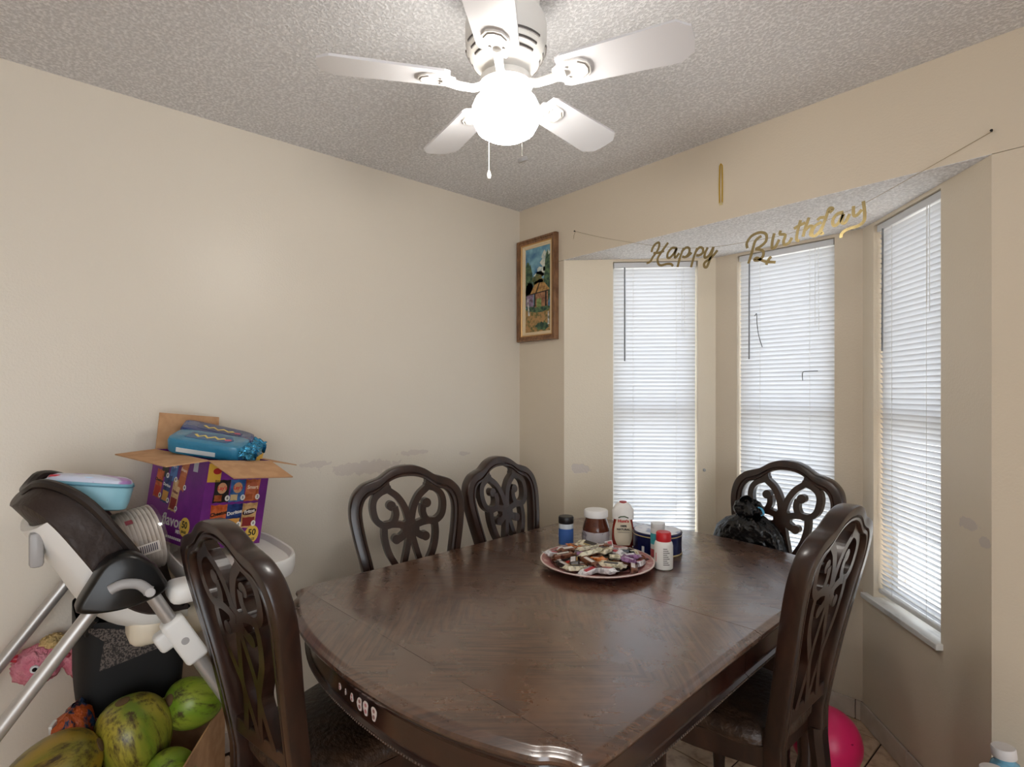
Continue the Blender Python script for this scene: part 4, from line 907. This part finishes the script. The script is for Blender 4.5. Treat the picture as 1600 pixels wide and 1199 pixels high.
def badge(P, M):
    MB().prism([(.026*math.cos(2*PI*i/26), .030*math.sin(2*PI*i/26)) for i in range(26)], -.0003, .0012, M).build('badge', flat((232, 196, 88)), P)
    text('lettering', '50', .030, BLK, P, M @ T(0, .006, .0014), .0002, bold=.0006); text('lettering', 'BAGS', .0105, BLK, P, M @ T(0, -.016, .0014), .0002, bold=.0003)
badge(F, face_front(.188, .034))
yy = lambda s: d-s                                     # s from the left edge as seen
for (s, z, c, c2, nm_, tc_, sz, rot) in [(.085, .235, (34, 30, 34), None, "Lay's", (230, 200, 190), (.040, .070), -.12), (.135, .232, (74, 120, 184), None, "Lay's", (230, 220, 230), (.042, .080), -.12), (.190, .225, (206, 120, 78), (196, 110, 66), 'Smart', (244, 214, 190), (.040, .110), -.16),
                                        (.055, .175, (220, 110, 60), (200, 56, 44), 'Cheetos', (70, 40, 24), (.042, .095), -.10), (.105, .165, (40, 66, 126), (220, 160, 80), 'Doritos', (240, 240, 240), (.042, .095), -.10), (.158, .150, (230, 190, 140), (150, 44, 40), 'Fritos', (110, 40, 50), (.044, .105), -.10)]:
    M = face_side(yy(s), z, .0002 if z < .2 else 0); pbag(SD, M, sz[0], sz[1], c, c2, rot)
    text('lettering', nm_, .0135, flat(tc_), SD, M @ Rz(rot) @ T(0, .012, .0012), .0002, bold=.0004)
    dot(SD, M @ T(.018, -sz[1]*.38, .0004), .0078, WHT); text('lettering', '0', .011, BLK, SD, M @ T(.018, -sz[1]*.38, .0018), .0002, bold=.0004)
text('lettering', 'flavor', .052, WHT, SD, face_side(yy(.165), .068), .0004, bold=.0006); text('lettering', 'MIX', .016, WHT, SD, face_side(yy(.205), .040), .0004, bold=.0003)
for k in range(8): MB().prism([(-.004, -.004), (.004, -.004), (.004, .004), (-.004, .004)], -.0003, .0004, face_side(yy(.145+k*.011), .017)).build('print_dash', WHT, SD)
badge(SD, face_side(yy(.238), .062))
MB().prism([(-.012, -.018), (.012, -.018), (.012, .018), (-.012, .018)], -.0003, .0004, face_side(yy(.252), .258)).build('barcode_panel', flat((190, 190, 200)), SD)
# packages that stick out of the carton
def cookie_pack(M, lab, c1, c2):
    p = thing('cookie_package', lab, 'package'); p.matrix_world = ct.matrix_world @ M
    q = MB(); a, b_, hh_ = .118, .058, .052
    def rr(f, g, z): return [(a*f*math.copysign(abs(math.cos(t))**.35, math.cos(t)), b_*g*math.copysign(abs(math.sin(t))**.35, math.sin(t)), z) for t in [2*PI*i/40 for i in range(40)]]
    MB().loft([rr(.94, .9, 0), rr(.98, .96, .006), rr(1, 1, hh_-.012), rr(.97, .96, hh_-.003), rr(.90, .86, hh_)]).build('tray_wrap', mat('pk_%d' % c1[2], c1, .22, bump=(16, .5, .01, 3)), p, smooth=True)
    MB().prism([(-.070, -.026), (.060, -.030), (.075, .0), (.060, .030), (-.066, .026)], hh_-.0005, hh_+.0012).build('logo_field', flat(c2, .3), p)
    MB().stroke([(-.05, -.010), (-.035, .008), (-.02, -.008), (-.005, .010), (.012, -.008), (.028, .008), (.045, -.006)], .010, 0, .0012, T(0, 0, hh_+.0012) @ Rx(PI/2)).build('logo_squiggle', flat((232, 206, 110), .35), p)
    MB().prism([(-.010, -.006), (.010, -.006), (.010, .006), (-.010, .006)], hh_+.0012, hh_+.0022, T(.058, -.004, 0) @ Rz(.4)).build('logo_spot', flat((206, 84, 110), .35), p)
    MB().box((-.080, -b_-.0012, .010), (.040, -b_+.002, .024)).build('nutrition_strip', flat((208, 214, 216), .4), p)
    # crimped foil end
    secs = []
    for x, f in ((a-.004, 1), (a+.012, .8), (a+.022, .9), (a+.034, .55), (a+.042, .7)):
        secs.append([(x+.004*math.sin(k*2.1+x*90), (-.9+1.8*k/11)*b_*f, hh_*.5+(hh_*.42*f*(1 if side_ else -1))*(.7+.3*math.sin(k*1.7))) for side_ in (0, 1) for k in (range(12) if side_ == 0 else reversed(range(12)))])
    MB().loft(secs).build('foil_end', mat('blue_foil', (60, 140, 180), .15, metal=.75, bump=(40, .9, .02, 3)), p)
    return p
cookie_pack(T(.075, .125, h+.012) @ Rz(math.radians(-52)) @ Rx(.28) @ Ry(math.radians(3)), 'teal blue cookie package with yellow script, left one in the carton', (52, 128, 164), (40, 90, 136))
cookie_pack(T(.152, .215, h+.034) @ Rz(math.radians(-38)) @ Rx(.25) @ Ry(math.radians(8)), 'navy blue cookie package with yellow script, right one in the carton', (40, 64, 120), (34, 48, 100))
lump('chip_bag_foil', mat('blue_foil', (60, 140, 180), .15, metal=.75), None, [(.03, .03, 0, .1), (.05, .04, .03, .2), (.045, .036, .06, .25), (.02, .02, .085, .3)], 5, .2, 36, 7).matrix_world = ct.matrix_world @ T(.172, .075, h-.055)
cf = bpy.data.objects['chip_bag_foil']; tag(cf, 'crumpled shiny blue foil bag sticking out of the carton front right', 'bag')
yb = MB().add([(-.02, 0, 0), (.02, .004, 0), (.028, .006, .05), (-.014, -.004, .045), (-.02, .004, 0), (.02, .008, 0), (.028, .010, .05), (-.014, 0, .045)], [(0, 1, 2, 3), (7, 6, 5, 4), (0, 4, 5, 1), (1, 5, 6, 2), (2, 6, 7, 3), (3, 7, 4, 0)]).build('snack_bag', flat((214, 170, 70), .35))
yb.matrix_world = ct.matrix_world @ T(.205, .05, h-.030); tag(yb, 'tip of a yellow snack bag at the right edge of the carton', 'bag')

# ------------------------------------------------------------ box of coconuts on the floor
ang = math.radians(-31); BC = (.463, -1.915)
bx = thing('cardboard_box', 'open brown cardboard box of green coconuts under the high chair', 'box', (*BC, 0), ang)
bw, bd, bh = .172, .205, .42
for nm, a, b in (('box_side', (-bw, bd-.005, 0), (bw, bd, bh)), ('box_side', (-bw, -bd, 0), (bw, -bd+.005, bh)), ('box_side', (-bw, -bd+.005, 0), (-bw+.005, bd-.005, bh)), ('box_side', (bw-.005, -bd+.005, 0), (bw, bd-.005, bh-.05))): MB().box(a, b).build(nm, m_card, bx)
MB().box((-bw+.005, -bd+.005, 0), (bw-.005, bd-.005, .005)).build('box_bottom', m_card, bx)
fb = lump('plastic_bag', mat('dark_film', (16, 15, 16), .3, bump=(24, .8, .02, 4)), None, [(.13, .16, .006, .02), (.16, .19, .05, .02), (.16, .19, .22, .02), (.15, .18, .30, .05), (.11, .13, .335, .08), (.03, .04, .345, .1)], 2, .1)
fb.location = (*BC, 0); fb.rotation_euler = (0, 0, ang); tag(fb, 'black plastic bag lining the coconut box beneath the fruit', 'bag')
def coco_mat(name, c1, c2, c3):
    m = bpy.data.materials.new(name); m.use_nodes = True; nt = m.node_tree; b = nt.nodes['Principled BSDF']; b.inputs['Roughness'].default_value = .32
    tc = N(nt, 'ShaderNodeTexCoord'); mp = N(nt, 'ShaderNodeMapping'); mp.inputs['Scale'].default_value = (1, 1, .2); nt.links.new(tc.outputs['Object'], mp.inputs[0])
    n1 = N(nt, 'ShaderNodeTexNoise'); n1.inputs['Scale'].default_value = 12; n1.inputs['Detail'].default_value = 4; nt.links.new(mp.outputs[0], n1.inputs['Vector'])
    r1 = N(nt, 'ShaderNodeValToRGB'); r1.color_ramp.elements[0].position = .40; r1.color_ramp.elements[1].position = .62
    r1.color_ramp.elements[0].color = (*lin(c1), 1); r1.color_ramp.elements[1].color = (*lin(c2), 1); nt.links.new(n1.outputs[0], r1.inputs[0])
    n2 = N(nt, 'ShaderNodeTexNoise'); n2.inputs['Scale'].default_value = 34; n2.inputs['Detail'].default_value = 6; n2.inputs['Roughness'].default_value = .7; nt.links.new(mp.outputs[0], n2.inputs['Vector'])
    r2 = N(nt, 'ShaderNodeMapRange'); r2.inputs[1].default_value = .50; r2.inputs[2].default_value = .64; nt.links.new(n2.outputs[0], r2.inputs[0])
    mx = N(nt, 'ShaderNodeMix', data_type='RGBA'); nt.links.new(r2.outputs[0], mx.inputs[0]); nt.links.new(r1.outputs[0], mx.inputs[6]); mx.inputs[7].default_value = (*lin(c3), 1)
    nt.links.new(mx.outputs[2], b.inputs['Base Color']); return m
def coconut(x, y, z, r_, ln, rx, ry, m, lab, seed):
    o = thing('coconut', lab, 'coconut', (0, 0, 0), 0, 'coconuts in the box'); o.matrix_world = T(x, y, z) @ Ry(ry) @ Rx(rx)
    secs = []
    for i in range(25):
        u = PI*i/24; zz = -ln*math.cos(u); rr = r_*math.sin(u)**.85*(1-.16*math.cos(u+.3)) + .0008
        secs.append([((rr*(1+.045*math.cos(3*a+seed)+.02*noise.noise((math.cos(a)*2, math.sin(a)*2+seed, zz*12))))*math.cos(a), rr*(1+.045*math.cos(3*a+seed))*math.sin(a), zz) for a in [2*PI*k/40 for k in range(40)]])
    MB().loft(secs).build('husk', m, o, smooth=True, auto=False)
    MB().lathe([(.001, ln-.004), (.016, ln-.006), (.018, ln+.001), (.008, ln+.005), (.001, ln+.004)], 12).build('stem_end', mat('stem_brown', (96, 74, 46), .8), o, smooth=True)
    MB().lathe([(.022, -ln+.010), (.012, -ln-.002), (.002, -ln-.008)], 12).build('tip', mat('tip_brown', (120, 92, 50), .8), o, smooth=True)
cm1 = coco_mat('coco_green', (104, 124, 36), (164, 150, 54), (66, 50, 26)); cm2 = coco_mat('coco_yellow', (156, 124, 34), (120, 112, 38), (60, 42, 20)); cm3 = coco_mat('coco_lime', (108, 138, 36), (146, 156, 52), (62, 54, 26))
coconut(.515, -1.900, .448, .083, .116, .25, .05, cm1, 'large green coconut standing upright in the middle of the box', 1)
coconut(.555, -2.082, .452, .076, .110, -1.15, .45, cm2, 'yellowish coconut lying at the left of the box', 2)
coconut(.485, -1.748, .476, .066, .084, 1.0, .5, cm3, 'bright green coconut with dark spots at the back right of the box', 3)
coconut(.612, -1.828, .375, .050, .068, .9, .9, cm3, 'small lime green coconut low at the front right of the box', 4)
sb = thing('snack_wrapper', 'crumpled orange and blue snack bag tucked behind the yellowish coconut', 'bag', (.455, -2.03, .36), math.radians(-20))
lump('foil_body', mat('wrap_orange', (196, 92, 44), .25, vary=(24, (40, 60, 90), .48, .56), bump=(30, .8, .02, 4)), sb, [(.05, .03, 0, .05), (.075, .05, .05, .1), (.08, .05, .12, .14), (.07, .035, .165, .2), (.05, .012, .185, .2)], 6, .2, 40, 7)
MB().box((.02, -.035, .155), (.055, -.028, .180)).build('print_block', flat((226, 226, 222), .35), sb)

# ------------------------------------------------------------ pink plush toy wedged between the wall and the high chair
ph = thing('plush_toy', 'fluffy pink plush with a red horn behind the high chair legs', 'plush toy', (0, 0, 0))
ph.matrix_world = T(.055, -2.03, .545) @ Rz(math.radians(90))
m_fur = mat('pink_fur', (226, 128, 148), .95, bump=(60, 1, .02, 5), vary=(30, (240, 164, 176), .4, .65))
def fluff(name, c, r_, m, seed, sx=1, sy=1, sz=1, am=.14):
    secs = []
    for i in range(1, 24):
        u = PI*i/24; ring = []
        for k in range(36):
            a = 2*PI*k/36; v = Vector((math.sin(u)*math.cos(a), math.sin(u)*math.sin(a), math.cos(u))); f = 1+am*noise.noise(v*5+Vector((seed, 0, 0)))+am*.6*noise.noise(v*12+Vector((0, seed, 0)))
            ring.append((c[0]+v.x*r_*sx*f, c[1]+v.y*r_*sy*f, c[2]+v.z*r_*sz*f))
        secs.append(ring)
    return MB().loft(secs).build(name, m, ph, smooth=True, auto=False)
fluff('head', (-.065, 0, .0), .062, m_fur, 1, 1.05, .8, .95)
fluff('body', (.065, 0, -.01), .070, m_fur, 2, 1.05, .75, 1.0)
fluff('mane', (-.03, 0, .058), .032, mat('yellow_fur', (222, 190, 130), .95, bump=(60, 1, .02, 5)), 4, 1, .8, .8, .3)
fluff('ear', (.035, -.01, .058), .026, mat('peach_fur', (232, 168, 130), .95, bump=(60, 1, .02, 5)), 5, 1.3, .7, .7, .25)
MB().lathe([(.012, 0), (.008, .03), (.001, .055)], 12, T(-.115, -.005, .035) @ Ry(-1.35)).build('horn', mat('red_satin', (196, 44, 66), .3), ph, smooth=True)
ey = MB().lathe([(.012, -.004), (.011, .003), (.001, .004)], 16, T(-.075, -.052, .006) @ Rx(PI/2)).build('eye', flat((236, 236, 236), .2), ph, smooth=True)
MB().lathe([(.007, 0), (.006, .0055), (.001, .006)], 14, T(-.075, -.0525, .006) @ Rx(PI/2)).build('pupil', flat((16, 14, 18), .15), ey, smooth=True)
MB().lathe([(.008, 0), (.006, .006), (.001, .007)], 12, T(.005, -.046, .022) @ Rx(PI/2)).build('nose', flat((150, 46, 60), .3), ph, smooth=True)
fluff('paw', (.115, -.01, -.055), .024, mat('white_fur', (226, 214, 206), .95), 7, 1, .8, 1, .2)
